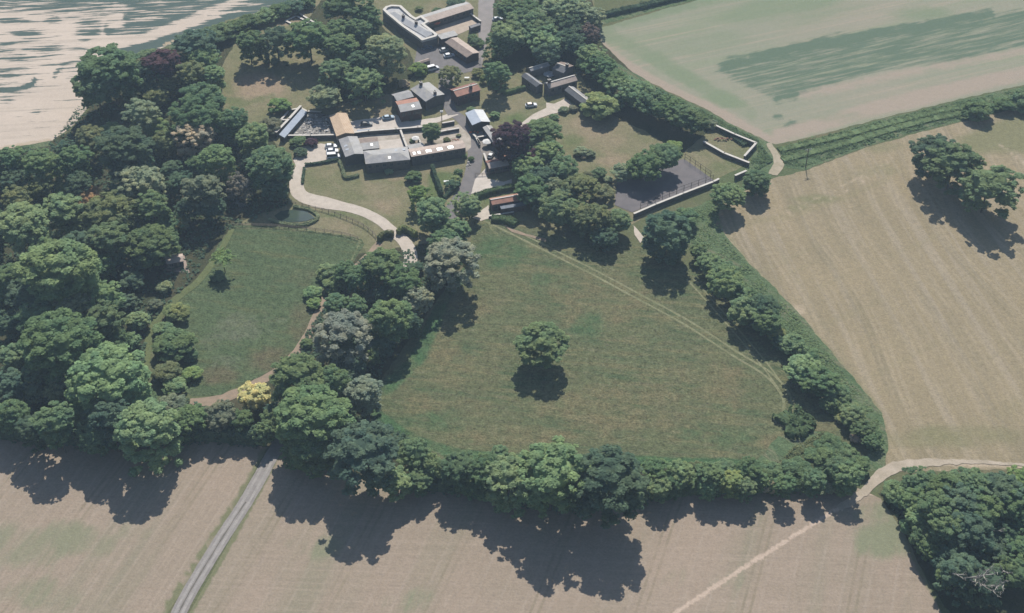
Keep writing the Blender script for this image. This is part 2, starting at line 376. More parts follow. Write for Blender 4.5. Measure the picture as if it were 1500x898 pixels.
sheet('dry_hay_field', [(1128, 262), (1180, 250), (1270, 216), (1340, 196), (1420, 176), (1500, 156), (1900, 60), (2100, 500), (1900, 720), (1500, 686), (1400, 690), (1296, 692), (1300, 650), (1285, 605), (1230, 540), (1165, 460), (1105, 400), (1065, 355), (1046, 328), (1052, 305), (1090, 280)], m_past, 1.2, 6, 6,
      [(0, 'poly', [(1395, 200), (1440, 185), (1500, 160), (1560, 200), (1500, 225), (1420, 225)], 14, .85), (0, 'blob', 1290, 215, 50, 12, .5), (0, 'blob', 1200, 292, 50, 8, .7), (0, 'blob', 1170, 306, 30, 6, .6), (0, 'blob', 1280, 250, 50, 14, .45),
       (0, 'line', [(1052, 325), (1085, 375), (1150, 445), (1215, 515), (1280, 595), (1300, 650)], 7, .55), (0, 'blob', 1400, 640, 160, 24, .5), (0, 'blob', 1500, 600, 80, 40, .3),
       (1, 'line', [(1130, 325), (1200, 300), (1300, 245)], 1.8, .6), (1, 'line', [(1128, 318), (1170, 302), (1240, 270), (1310, 232)], 1.6, .5), (1, 'line', [(1060, 340), (1100, 392), (1160, 448)], 3, .5), (1, 'blob', 1165, 455, 18, 12, .6),
       (1, 'line', [(1465, 212), (1500, 240), (1530, 270)], 2, .6), (1, 'line', [(1296, 690), (1340, 678), (1400, 678), (1520, 684)], 5, .75), (2, 'line', [(1100, 300), (1260, 560)], 5, .4), (2, 'line', [(1075, 330), (1180, 310), (1300, 262)], 6, .5)])
m_top = ground_mat('thin_crop', (0.285, 0.262, 0.195), (0.245, 0.25, 0.178),
    streaks=[(A((1050, 110), (1460, 20)), 0.006, 0.12, (0.225, 0.25, 0.16), 0.75, 0.45, 0.66), (A((1050, 110), (1460, 20)), 0.008, 0.5, (0.38, 0.30, 0.23), 0.5, 0.5, 0.7)],
    masks=[(0, (0.115, 0.155, 0.105), 2.0, (A((1050, 110), (1460, 20)), 0.05, 0.5)), (1, (0.33, 0.272, 0.212), 0.8, 0.05), (2, (0.19, 0.225, 0.14), 1.5, (A((1050, 110), (1460, 20)), 0.012, 0.06))], n1=0.012, grain=0.08, bump=0.2)
sheet('thin_crop_field', [(874, 42), (1000, 6), (1060, -10), (1250, -60), (1500, -110), (1900, -120), (2100, 40), (1500, 124), (1400, 147), (1280, 176), (1190, 200), (1136, 212), (1122, 207), (1070, 181), (1035, 160), (975, 132), (930, 108), (890, 82), (868, 64)], m_top, 1.0, 6, 7,
      [(0, 'poly', [(1044, 102), (1140, 76), (1250, 55), (1380, 30), (1460, 18), (1620, 0), (1620, 40), (1500, 70), (1400, 90), (1300, 104), (1200, 132), (1134, 149), (1090, 126)], 6, .62),
       (0, 'line', [(1060, 96), (1180, 68), (1330, 42), (1450, 22)], 8, .95), (0, 'line', [(1135, 145), (1180, 134)], 5, .9), (0, 'blob', 1140, 172, 10, 5, .9), (0, 'blob', 1160, 182, 12, 5, .9), (0, 'line', [(1100, 125), (1250, 105), (1420, 72), (1500, 56)], 5, .6),
       (1, 'line', [(872, 62), (900, 84), (960, 122), (1040, 160), (1100, 192), (1125, 206)], 9, .9), (1, 'line', [(1140, 200), (1280, 160), (1400, 130), (1560, 95)], 12, .8), (1, 'line', [(1175, 140), (1300, 112), (1500, 75)], 7, .6),
       (2, 'line', [(890, 52), (930, 70), (1000, 110), (1050, 140), (1100, 165)], 13, .7), (2, 'blob', 1100, 10, 200, 30, .5), (2, 'blob', 1000, 60, 120, 30, .45), (2, 'blob', 1350, 20, 60, 14, .6), (2, 'blob', 1220, 170, 60, 10, .35), (2, 'line', [(880, 42), (1000, 10), (1060, -6)], 7, .7)])
m_crop = ground_mat('patchy_crop', (0.55, 0.46, 0.378), (0.49, 0.41, 0.335),
    streaks=[(A((0, 60), (300, 45)), 0.01, 0.35, (0.40, 0.345, 0.28), 0.6, 0.46, 0.7)],
    masks=[(0, (0.085, 0.115, 0.10), 3.4, (A((0, 60), (300, 45)), 0.045, 0.55), (.34, .64)), (1, (0.40, 0.32, 0.22), 0.5, 0.1)], n1=0.02, grain=0.07, bump=0.2)
sheet('patchy_crop_field', [(-500, -120), (720, -120), (560, -50), (470, -12), (402, 12), (340, 32), (290, 47), (246, 67), (200, 84), (165, 108), (140, 140), (112, 180), (76, 206), (0, 219), (-500, 300)], m_crop, 0.8, 6, 3.2,
      [(0, 'blob', 170, 2, 330, 24, .66), (0, 'blob', 10, 80, 110, 40, .33), (0, 'blob', 15, 118, 60, 26, .36), (0, 'blob', 105, 92, 40, 16, .42), (0, 'line', [(40, 6), (150, 4), (250, 6), (340, -8)], 12, 0.70), (0, 'line', [(-100, -40), (100, -30), (300, -50), (520, -90)], 22, 0.85), (0, 'line', [(300, -30), (480, -60)], 20, 0.90),
       (0, 'line', [(160, 42), (215, 37), (262, 26), (310, 10), (345, -4)], 10, 0.78), (0, 'line', [(185, 24), (250, 14), (300, 6)], 7, 0.70),
       (0, 'line', [(168, 66), (215, 52), (250, 38), (300, 18), (360, -2)], 4.5, .62, 'cut'), (0, 'line', [(196, 56), (240, 44), (300, 22)], 3, .5, 'cut'),
       (0, 'line', [(180, 78), (215, 68), (270, 51), (340, 26), (410, 4), (470, -20)], 7.5, 1.00), (0, 'line', [(240, 60), (300, 42), (380, 12)], 6, 1.00), (0, 'blob', 170, 36, 14, 6, .8, 'cut'), (0, 'blob', 172, 10, 22, 4, .6, 'cut'),
       (0, 'blob', 131, 41, 27, 14.4, 0.62), (0, 'blob', 76, 29, 14.85, 6.4, 0.62), (0, 'blob', 18, 31, 37.8, 6.4, 0.62), (0, 'blob', 40, 47, 32.4, 5.6, 0.61), (0, 'blob', 30, 52, 21.6, 3.2, 0.61), (0, 'blob', 4, 64, 24.3, 4.8, 0.62), (0, 'blob', 58, 72, 35.1, 8, 0.60), (0, 'blob', 6, 72, 24.3, 6.4, 0.55), (0, 'blob', 25, 84, 40.5, 8, 0.44),
       (0, 'blob', 12, 98, 45.9, 14.4, 0.45), (0, 'blob', 5, 108, 29.7, 8, 0.58), (0, 'line', [(-10, 133), (28, 130), (46, 124), (52, 117)], 3.2, 0.98), (0, 'blob', 8, 144, 18.9, 5.6, 0.53), (0, 'line', [(80, 112), (92, 96), (120, 84)], 4, 0.61), (0, 'blob', 112, 92, 32.4, 12.8, 0.49), (0, 'blob', 122, 58, 13.5, 4, 0.58), (0, 'blob', 20, 12, 40.5, 12.8, 0.40), (0, 'blob', 60, 120, 10.8, 4.8, 0.44), (0, 'blob', 6, 153, 18.9, 4, 0.44), (0, 'blob', 52, 165, 9.45, 3.2, 0.44),
       (1, 'line', [(470, -12), (402, 12), (340, 32), (290, 47), (240, 66)], 2.0, .9), (1, 'line', [(75, 204), (0, 217)], 3, .6)])

# gardens, woodland floor, verges -----------------------------------------
m_lawn = ground_mat('dry_lawn', (0.215, 0.19, 0.115), (0.155, 0.16, 0.082), n1=0.06,
    streaks=[(math.radians(60), 0.03, 0.2, (0.26, 0.215, 0.14), 0.4, 0.5, 0.7)], masks=[(0, (0.30, 0.225, 0.155), 0.7, 0.1), (1, (0.115, 0.145, 0.062), 0.7, 0.08)], grain=0.24, bump=0.4)
lawn_items = [(0, 'blob', 380, 125, 50, 26, .7), (0, 'blob', 420, 30, 40, 10, .6), (0, 'blob', 405, 22, 30, 8, .6), (0, 'blob', 470, 255, 30, 12, .35), (0, 'blob', 580, 255, 30, 14, .55), (0, 'blob', 570, 300, 30, 20, .45), (0, 'blob', 880, 205, 60, 26, .45), (0, 'blob', 860, 182, 30, 14, .5), (0, 'blob', 900, 235, 40, 14, .5), (0, 'blob', 560, 170, 24, 18, .5), (0, 'blob', 800, 160, 30, 8, .5), (0, 'blob', 490, 330, 50, 10, .35),
    (1, 'blob', 340, 148, 24, 8, .6), (1, 'blob', 430, 300, 60, 14, .3), (1, 'blob', 760, 175, 24, 12, .7), (1, 'blob', 840, 205, 24, 12, .6), (1, 'blob', 650, 262, 26, 12, .9), (1, 'blob', 636, 285, 14, 26, .8), (1, 'blob', 780, 165, 40, 10, .4), (1, 'blob', 550, 290, 40, 10, .4), (1, 'blob', 490, 315, 60, 6, .5), (1, 'blob', 1060, 245, 30, 12, .5), (1, 'blob', 720, 290, 40, 12, .6), (1, 'line', [(330, 160), (400, 140)], 6, .5)]
sheet('garden_lawn', [(330, 30), (410, 14), (480, -12), (740, -40), (870, 0), (870, 60), (960, 140), (1045, 180), (1105, 212), (1095, 240), (1050, 262), (940, 320), (900, 345), (740, 330), (700, 320), (660, 345), (600, 395), (545, 380), (530, 360), (440, 334), (340, 328), (420, 290), (430, 220), (330, 180), (310, 100)], m_lawn, 1.5, 6, 6, lawn_items)
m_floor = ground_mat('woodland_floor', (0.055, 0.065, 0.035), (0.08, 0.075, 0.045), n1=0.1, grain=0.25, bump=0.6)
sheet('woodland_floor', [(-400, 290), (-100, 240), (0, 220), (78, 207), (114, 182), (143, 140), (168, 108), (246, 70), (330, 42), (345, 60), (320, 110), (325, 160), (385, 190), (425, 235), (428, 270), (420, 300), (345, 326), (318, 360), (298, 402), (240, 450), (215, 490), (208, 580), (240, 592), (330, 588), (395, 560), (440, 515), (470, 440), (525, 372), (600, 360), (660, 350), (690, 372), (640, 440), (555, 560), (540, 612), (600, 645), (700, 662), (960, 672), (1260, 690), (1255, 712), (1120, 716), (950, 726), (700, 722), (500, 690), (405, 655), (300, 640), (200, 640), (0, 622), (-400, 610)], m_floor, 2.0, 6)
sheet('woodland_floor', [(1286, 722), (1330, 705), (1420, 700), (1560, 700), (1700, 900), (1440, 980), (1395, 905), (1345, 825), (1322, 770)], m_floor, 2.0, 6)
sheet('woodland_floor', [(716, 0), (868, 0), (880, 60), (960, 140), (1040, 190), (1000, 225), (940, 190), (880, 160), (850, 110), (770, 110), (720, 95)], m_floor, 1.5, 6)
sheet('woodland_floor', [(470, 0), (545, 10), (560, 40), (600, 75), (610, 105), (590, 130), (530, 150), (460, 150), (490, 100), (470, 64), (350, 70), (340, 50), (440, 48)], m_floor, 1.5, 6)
m_verge = ground_mat('lush_verge', (0.125, 0.165, 0.085), (0.095, 0.14, 0.07), n1=0.12, grain=0.3, bump=0.8,
    streaks=[(math.radians(42), 0.03, 0.3, (0.19, 0.18, 0.115), 0.7, 0.48, 0.66), (A((1105, 400), (1285, 605)), .15, .5, (0.075, 0.12, 0.06), .7, .5, .68)])
sheet('grass_verge', [(985, 320), (1045, 290), (1054, 305), (1050, 328), (1070, 355), (1112, 400), (1172, 460), (1238, 540), (1292, 605), (1302, 650), (1294, 690), (1268, 690), (1272, 655), (1240, 590), (1180, 520), (1130, 465), (1070, 410), (1020, 365), (985, 340)], m_verge, 1.6, 5)
sheet('grass_verge', [(870, 66), (892, 84), (960, 126), (1035, 162), (1075, 184), (1125, 208), (1142, 236), (1128, 262), (1090, 280), (1085, 262), (1098, 240), (1106, 214), (1048, 188), (1000, 172), (940, 140), (880, 100)], m_verge, 1.2, 5)
sheet('grass_verge', [(1140, 216), (1200, 202), (1280, 178), (1400, 149), (1500, 126), (1900, 40), (1900, 60), (1500, 156), (1420, 174), (1340, 194), (1270, 214), (1180, 248), (1150, 246)], m_verge, 1.0, 5)
sheet('grass_verge', [(72, 206), (0, 221), (-300, 270), (-300, 278), (0, 228), (80, 212)], m_verge, 0.8, 6)
sheet('grass_verge', [(246, 67), (340, 33), (402, 14), (470, -10), (480, -6), (410, 20), (340, 44), (250, 76)], m_verge, 0.8, 5)
sheet('grass_verge', [(870, 24), (1000, -6), (1060, -18), (1062, -10), (1000, 5), (875, 38)], m_verge, 0.8, 5)

# meadows ------------------------------------------------------------------
m_mead = ground_mat('hay_meadow', (0.124, 0.134, 0.070), (0.106, 0.122, 0.064), n1=0.045,
    streaks=[(math.radians(6), 0.05, 0.34, (0.168, 0.155, 0.082), 0.7, 0.48, 0.66), (math.radians(12), 0.06, 0.30, (0.07, 0.105, 0.052), 0.75, 0.5, 0.68), (math.radians(0), 0.10, 0.10, (0.138, 0.124, 0.075), 0.3, 0.5, 0.68), (A((600, 560), (1000, 580)), 0.25, 0.7, (0.155, 0.15, 0.09), 0.6, 0.52, 0.68)],
    masks=[(0, (0.215, 0.215, 0.115), 0.5, 0.4), (1, (0.172, 0.148, 0.082), 1.3, 0.14), (2, (0.066, 0.12, 0.056), 1.4, 0.10)], grain=0.46, bump=0.7, fine=(1.5, 0.5))
sheet('hay_meadow', [(697, 318), (760, 335), (850, 352), (930, 358), (1000, 385), (1060, 430), (1110, 490), (1170, 550), (1215, 600), (1262, 680), (1180, 690), (950, 686), (800, 684), (640, 676), (555, 630), (540, 606), (556, 560), (600, 520), (640, 440), (680, 390), (690, 350)], m_mead, 1.8, 6, 3.0,
      [(0, 'line', [(1150, 585), (1146, 610), (1120, 625), (1080, 632)], 3.5, .4), (0, 'line', [(716, 326), (724, 340), (735, 352)], 3, .5), (0, 'line', [(1170, 560), (1185, 600)], 5, .35),
       (1, 'blob', 880, 440, 130, 60, .40), (1, 'blob', 900, 600, 160, 50, .48), (1, 'blob', 1050, 560, 70, 50, .45), (1, 'blob', 680, 560, 70, 60, .38), (1, 'blob', 760, 640, 120, 24, .5), (1, 'blob', 1150, 650, 50, 18, .6), (1, 'line', [(1075, 545), (1076, 600)], 5, .5), (1, 'line', [(820, 375), (930, 440), (1060, 500)], 7, .4), (1, 'blob', 690, 450, 40, 30, .45), (1, 'blob', 650, 500, 36, 40, .5), (1, 'blob', 620, 590, 40, 24, .45), (1, 'blob', 1000, 640, 50, 12, .4), (1, 'blob', 1200, 640, 30, 24, .5),
       (2, 'line', [(545, 600), (600, 640), (700, 668), (900, 676), (1100, 680)], 9, .75), (2, 'line', [(560, 570), (610, 525), (650, 440), (690, 380)], 12, .6), (2, 'blob', 730, 370, 60, 30, .5), (2, 'blob', 800, 420, 60, 24, .35), (2, 'blob', 860, 480, 34, 26, .5), (2, 'blob', 1050, 640, 90, 18, .4), (2, 'blob', 1190, 655, 60, 16, .6), (2, 'blob', 630, 620, 60, 24, .4), (2, 'blob', 760, 560, 30, 12, .35), (2, 'blob', 960, 400, 50, 14, .35), (2, 'blob', 950, 500, 30, 10, .3)])
m_mead2 = ground_mat('grass_paddock', (0.095, 0.124, 0.064), (0.082, 0.112, 0.058), n1=0.07,
    streaks=[(math.radians(10), 0.08, 0.35, (0.125, 0.125, 0.062), 0.6, 0.48, 0.7), (math.radians(20), 0.06, 0.30, (0.06, 0.088, 0.045), 0.55, 0.5, 0.7)],
    masks=[(0, (0.125, 0.14, 0.088), 1.6, 0.3), (1, (0.13, 0.11, 0.068), 0.9, 0.12), (2, (0.20, 0.20, 0.11), 0.4, 0.3)], grain=0.46, bump=0.7, fine=(1.5, 0.5))
sheet('grass_paddock', [(342, 330), (380, 331), (440, 335), (500, 344), (530, 350), (534, 358), (512, 388), (478, 405), (468, 440), (440, 508), (392, 546), (345, 566), (320, 580), (282, 580), (268, 572), (276, 540), (270, 500), (272, 470), (240, 455), (262, 432), (298, 402), (318, 362)], m_mead2, 1.2, 5, 3.2,
      [(0, 'blob', 350, 480, 44, 26, .62), (0, 'blob', 310, 500, 24, 16, .5), (0, 'blob', 400, 470, 30, 30, .35), (0, 'blob', 330, 530, 34, 16, .45), (1, 'blob', 400, 530, 50, 26, .6), (1, 'blob', 430, 400, 50, 24, .35), (1, 'blob', 320, 550, 40, 16, .6), (1, 'blob', 440, 470, 26, 40, .45), (2, 'line', [(342, 333), (440, 337), (500, 345), (526, 352)], 1.6, .7), (2, 'line', [(528, 354), (512, 386)], 2.0, .5), (2, 'line', [(470, 440), (440, 505), (400, 540)], 1.5, .25)])
sheet('grass_verge', [(1140, 640), (1190, 628), (1230, 640), (1262, 684), (1180, 690), (1100, 684)], m_verge, 3.0, 5)

# roads, drives, paths -------------------------------------------------------
m_tar = surf_mat('worn_tarmac', (0.20, 0.185, 0.175), (0.155, 0.145, 0.14), 0.35, 0.3, blot=((0.27, 0.25, 0.23), 0.25, 0.5, 0.72))
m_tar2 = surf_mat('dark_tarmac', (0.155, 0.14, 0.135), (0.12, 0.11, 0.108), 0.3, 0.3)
m_grav = surf_mat('pale_gravel', (0.50, 0.43, 0.355), (0.42, 0.36, 0.295), 0.4, 0.25)
m_conc = surf_mat('pale_concrete', (0.54, 0.475, 0.41), (0.45, 0.395, 0.335), 0.3, 0.2)
m_dirt = surf_mat('bare_earth', (0.285, 0.205, 0.14), (0.225, 0.17, 0.112), 0.4, 0.35)
m_mown = ground_mat('mown_grass', (0.135, 0.155, 0.072), (0.115, 0.135, 0.062), 0.15)
def offset(pts, off):
    c = [at(*p) for p in catmull(pts, 6)]; out = []
    for i, p in enumerate(c):
        t = c[min(i+1, len(c)-1)]-c[max(i-1, 0)]; t.z = 0; t.normalize(); out.append(unproj(p+Vector((-t.y, t.x, 0))*off))
    return out
def ruts(name, pts, gauge, w, mat, amp=.35):
    for s in (-gauge/2, gauge/2): sheet(name, ribbon_poly(offset(pts, s), w), mat, amp, 3)
m_trk = ground_mat('flattened_grass', (0.225, 0.222, 0.13), (0.185, 0.19, 0.105), 0.08, grain=.3)
ruts('tyre_track', [(712, 321), (748, 338), (836, 382), (874, 401), (935, 434), (1005, 472), (1075, 517), (1125, 548), (1150, 577), (1153, 602), (1140, 622)], 2.2, .75, m_trk)
ruts('tyre_track', [(1010, 408), (1064, 468), (1123, 538), (1152, 580)], 1.9, .5, m_trk)
m_court = surf_mat('tennis_court_asphalt', (0.135, 0.118, 0.118), (0.105, 0.095, 0.098), 0.25, 0.3)
def road(name, pts, w, mat, amp=0.5, label=None, step=3.0):
    return sheet(name, ribbon_poly(pts, w), mat, amp, step, label=label)
road('farm_lane', [(246, 940), (268, 885), (318, 800), (360, 735), (398, 668), (420, 630)], [3.9, 3.9], surf_mat('pale_tarmac', (0.265, 0.24, 0.22), (0.21, 0.19, 0.175), 0.35, 0.3), 0.5, 'straight worn tarmac lane between the stubble fields')
ruts('wheel_track', [(246, 940), (268, 885), (318, 800), (360, 735), (398, 668)], 1.7, .7, surf_mat('worn_wheel_track', (0.32, 0.295, 0.27), (0.26, 0.24, 0.22), .4, .3), .3)
ruts('wheel_track', [(602, 378), (594, 356), (574, 338), (555, 322), (525, 308), (490, 300), (458, 293), (438, 283)], 1.7, .8, surf_mat('worn_gravel', (0.58, 0.51, 0.43), (0.50, 0.44, 0.37), .4, .3), .3)
ruts('wheel_track', [(768, 185), (786, 170), (806, 162)], 1.6, .7, surf_mat('worn_gravel', (0.58, 0.50, 0.42), (0.50, 0.44, 0.37), .4, .3), .3)
sheet('lane_centre_grass', ribbon_poly([(246, 940), (268, 885), (318, 800), (360, 735)], 0.35), surf_mat('grassy_crown', (0.15, 0.135, 0.11), None, 0.5, 0.4), 0.5, 3)
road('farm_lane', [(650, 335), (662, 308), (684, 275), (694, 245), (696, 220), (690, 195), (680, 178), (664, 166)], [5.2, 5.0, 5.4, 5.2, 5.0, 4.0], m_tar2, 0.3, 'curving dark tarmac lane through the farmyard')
road('farm_drive', [(596, 398), (602, 378), (594, 356), (574, 338), (555, 322), (525, 308), (490, 300), (458, 293), (438, 283), (434, 262), (440, 245)], [4.2, 4.4, 4.0, 4.0, 4.5, 6.5, 5.0, 4.0], m_grav, 0.4, 'pale gravel drive curving past the lawn')
sheet('gravel_yard', [(436, 250), (430, 235), (440, 215), (470, 210), (492, 212), (500, 236), (470, 240), (446, 245)], m_grav, 0.6, 4)
sheet('concrete_yard', [(508, 198), (512, 178), (560, 171), (580, 168), (600, 178), (640, 172), (664, 164), (672, 168), (640, 180), (600, 188), (580, 193)], m_conc, 0.4, 4)
road('upper_drive', [(716, -40), (712, 10), (710, 40), (706, 70), (700, 95)], [8, 6.5, 6, 3.5, 3], surf_mat('drive_tarmac', (0.235, 0.205, 0.19), (0.19, 0.17, 0.155), 0.3, 0.25), 0.5)
sheet('yard_shade_sheet', [(612, 66), (642, 58), (662, 66), (684, 92), (704, 84), (706, 98), (668, 110), (632, 106), (606, 94)], m_tar2, 0.6, 4)  # dark sheet puts the shade of house and trees into the ground colour
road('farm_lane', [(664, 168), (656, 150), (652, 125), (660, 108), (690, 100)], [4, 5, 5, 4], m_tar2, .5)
sheet('courtyard_paving', [(632, 34), (668, 22), (686, 21), (700, 34), (690, 42), (672, 50), (662, 46), (640, 50), (636, 42)], surf_mat('tan_paving', (0.42, 0.34, 0.26), (0.36, 0.285, 0.215), 0.5, 0.2), 0.3, 4)
road('house_drive', [(764, 192), (768, 183), (786, 170), (806, 162), (826, 155)], [2.6, 3.2, 4.5, 6.5], m_grav, 0.4)
sheet('gravel_yard', [(800, 150), (812, 152), (828, 144), (842, 156), (824, 164), (800, 168)], m_grav, 0.4, 4)
sheet('tennis_court', [(904, 262), (930, 246), (1003, 233), (1046, 264), (926, 311), (900, 300)], m_court, 0.3, 6)
road('grass_path', [(208, 576), (214, 530), (220, 490), (236, 460), (262, 434), (290, 412), (320, 372), (340, 335)], [2.0, 2.2, 2.6, 2.6, 2.2, 1.8], m_mown, 0.5)
road('earth_path', [(278, 590), (318, 586), (350, 574), (392, 552), (422, 530), (448, 495), (464, 460), (476, 436)], [3.2, 3.6, 3.4, 2.8, 2.6, 2.4, 2.2], m_dirt, 0.9)
road('earth_path', [(508, 402), (532, 382), (556, 356)], [2.6, 2.6], m_dirt, 0.8)
sheet('field_track', ribbon_poly([(1230, 745), (1268, 718), (1290, 696), (1320, 682), (1380, 677), (1440, 677), (1540, 684)], [2.0, 2.8, 3.6, 2.2, 1.1, .9, .9]), surf_mat('chalky_track', (0.42, 0.35, 0.27), (0.33, 0.275, 0.20), 0.25, 0.3), 1.6, 4)
sheet('field_track', ribbon_poly([(1126, 210), (1136, 226), (1141, 240), (1132, 256)], [1.8, 2.4, 4.0, 3.0]), surf_mat('bare_track', (0.36, 0.30, 0.21), (0.27, 0.23, 0.15), 0.3, 0.3), 0.9, 3)
sheet('bare_ground', [(690, 318), (716, 300), (718, 320), (704, 324)], m_grav, 0.8, 4)
sheet('bare_ground', [(738, 330), (770, 342), (800, 350), (800, 354), (750, 340)], m_dirt, 0.6, 4)
sheet('bare_ground', [(928, 330), (944, 348), (938, 356), (930, 344)], m_grav, 0.6, 4)
sheet('gravel_yard', [(696, 262), (712, 246), (714, 262), (738, 266), (750, 262), (750, 270), (720, 276), (690, 284)], m_conc, 0.5, 4)
sheet('farmyard_ground', [(520, 199), (580, 195), (640, 190), (672, 182), (690, 200), (690, 216), (684, 222), (600, 232), (530, 226)], surf_mat('worn_yard', (0.42, 0.365, 0.30), (0.28, 0.24, 0.185), .25, .35), .5, 4)
sheet('stable_yard_ground', [(692, 190), (708, 184), (722, 205), (742, 230), (712, 236), (700, 212)], surf_mat('yard_gravel', (0.25, 0.215, 0.185), (0.17, 0.15, 0.13), .3, .35), .5, 4)
sheet('terrace_paving', [(553, 207), (588, 203), (595, 220), (560, 222)], m_conc, 0.2, 4)
sheet('terrace_paving', [(600, 200), (634, 196), (640, 206), (672, 200), (676, 208), (622, 214), (600, 212)], surf_mat('garden_paving', (0.36, 0.30, 0.235), (0.22, 0.19, 0.14), 0.5, 0.3), 0.4, 4)
sheet('rubble_yard', [(452, 166), (482, 168), (494, 202), (424, 203)], surf_mat('rubble_ground', (0.26, 0.24, 0.21), (0.10, 0.095, 0.09), 0.5, 0.45, blot=((0.5, 0.46, 0.41), 0.8, 0.55, 0.62)), 0.5, 4)
sheet('terrace_paving', [(752, 0), (740, 0)] and [(238, 396), (246, 376), (270, 374), (278, 400)], surf_mat('pinkish_deck', (0.33, 0.25, 0.20), (0.26, 0.195, 0.155), 0.6, 0.25), 0.3, 4)
sheet('pond_water', [(402, 316), (412, 309), (430, 307), (450, 310), (461, 319), (448, 324), (424, 326), (408, 322)], surf_mat('pond_water', (0.035, 0.055, 0.045), (0.05, 0.075, 0.05), 0.2, 0.15, rough=0.12, spec=0.5), 0.6, 4)
# ---------------------------------------------------------------- vegetation
def unit(v): return v/np.maximum(np.linalg.norm(v, axis=-1, keepdims=True), 1e-9)
def ico(sub):
    bm = bmesh.new(); bmesh.ops.create_icosphere(bm, subdivisions=sub, radius=1.0)
    v = np.array([x.co[:] for x in bm.verts]); f = [[q.index for q in x.verts] for x in bm.faces]; bm.free(); return v, f
ICO1, ICO2 = ico(1), ico(2)
def cards(r, pos, nrm, size):
    """leaf sprays: one bent quad each"""
    n = len(pos); t = unit(np.cross(nrm, r.normal(size=(n, 3)))); b = np.cross(nrm, t)
    sx = size*r.uniform(.5, 1.5, n); sy = sx*r.uniform(.45, 1.0, n)
    q = np.stack([pos-t*sx[:, None]*r.uniform(.6, 1, (n, 1)), pos-b*sy[:, None]-nrm*(sx*.18)[:, None], pos+t*sx[:, None]*r.uniform(.6, 1, (n, 1)), pos+b*sy[:, None]-nrm*(sx*.18)[:, None]], 1)
    return q.reshape(-1, 3)
def to_mesh(name, quads, cores, mat):
    vs = [quads]; fs = [tuple(range(i, i+4)) for i in range(0, len(quads), 4)]; k = len(quads)
    for cv, cf in cores:
        vs.append(cv); fs += [tuple(i+k for i in f) for f in cf]; k += len(cv)
    me = bpy.data.meshes.new(name); me.from_pydata(np.concatenate(vs).tolist(), [], fs); me.materials.append(mat); me.update(); return me
def crown_mesh(name, seed, puffs=34, per=110, card=0.075, prange=(.22, .36), rr=(.62, .80), low=-.45, core=True, squash=0.58, rag=0.16, inner=True, deep=3.3):
    r = np.random.RandomState(seed)
    lob = r.normal(size=(5, 3)); lob = unit(lob); lamp = r.uniform(-rag, rag, 5)
    dirs = []
    i = 0
    while len(dirs) < puffs:
        z = r.uniform(low, 1.0); a = i*2.39996+r.uniform(-.5, .5); s = math.sqrt(max(0, 1-z*z)); i += 1
        dirs.append((s*math.cos(a), s*math.sin(a), z))
    dirs = np.array(dirs); quads = []; cores = []
    for d in dirs:
        R = r.uniform(*rr)*(1+sum(la*max(0, d@lb) for la, lb in zip(lamp, lob)))
        pr = r.uniform(*prange); c = d*R
        if c[2] < 0: t_ = -c[2]/R; c[2] *= deep; c[:2] *= 1.0 if deep < 2 else (1-.22*t_)/max(.35, math.sqrt(max(0, 1-t_*t_))); pr *= 1.0 if deep < 2 else 1.15
        n = int(per*(pr/.3)**2)
        dd = unit(r.normal(size=(n, 3))+d*0.55+np.array([0, 0, .35]))
        zs = squash if c[2] > -.05 or deep < 2 else squash*1.9
        pos = c+dd*np.array([1, 1, zs])*pr*r.uniform(.86, 1.10, (n, 1))
        nr = unit(dd*.7+np.array([0, 0, .7])+r.normal(size=(n, 3))*.42); quads.append(cards(r, pos, nr, card))
        if core:
            cv = ICO1[0]*pr*.80*np.array([1, 1, zs])*r.uniform(.9, 1.1, (len(ICO1[0]), 1))+c; cores.append((cv, ICO1[1]))
    if inner:
        cores.append((ICO2[0]*np.array([.58, .58, .55])*np.where(ICO2[0][:, 2:] < 0, np.array([[.85, .85, deep]]), 1)*r.uniform(.9, 1.1, (len(ICO2[0]), 1)), ICO2[1]))
    return to_mesh(name, np.concatenate(quads), cores, LEAF)
def spray_mesh(name, seed, fronds=26, card=.10):
    """open, star shaped crown of separate leafy sprays"""
    r = np.random.RandomState(seed); quads = []
    for k in range(fronds):
        a = k*2.39996; el = r.uniform(-.1, .9); d = np.array([math.cos(a)*math.cos(el), math.sin(a)*math.cos(el), math.sin(el)])
        L = r.uniform(.75, 1.1); n = 34; t = r.uniform(.25, 1, n)
        pos = d*(t*L)[:, None]+np.stack([np.zeros(n), np.zeros(n), -.28*t*t], 1)+r.normal(size=(n, 3))*.045
        quads.append(cards(r, pos, unit(r.normal(size=(n, 3))*.45+np.array([0, 0, 1.])), card))
    return to_mesh(name, np.concatenate(quads), [(ICO1[0]*.25, ICO1[1])], LEAF)
CROWNS = {}
for dk, dp in (('low', 1.35), ('mid', 2.1), ('deep', 3.2)):
    CROWNS['round', dk] = [crown_mesh('foliage_round', 11+k, 210, 160, .052, (.07, .19), (.70, 1.0), -1.0, deep=dp) for k in range(3)]
    CROWNS['wide', dk] = [crown_mesh('foliage_wide', 31+k, 180, 150, .060, (.06, .19), (.60, 1.0), -1.0, rag=.28, deep=dp) for k in range(4)]
    CROWNS['loose', dk] = [crown_mesh('foliage_loose', 51+k, 140, 150, .066, (.06, .18), (.50, 1.06), -1.0, rag=.40, deep=dp) for k in range(4)]

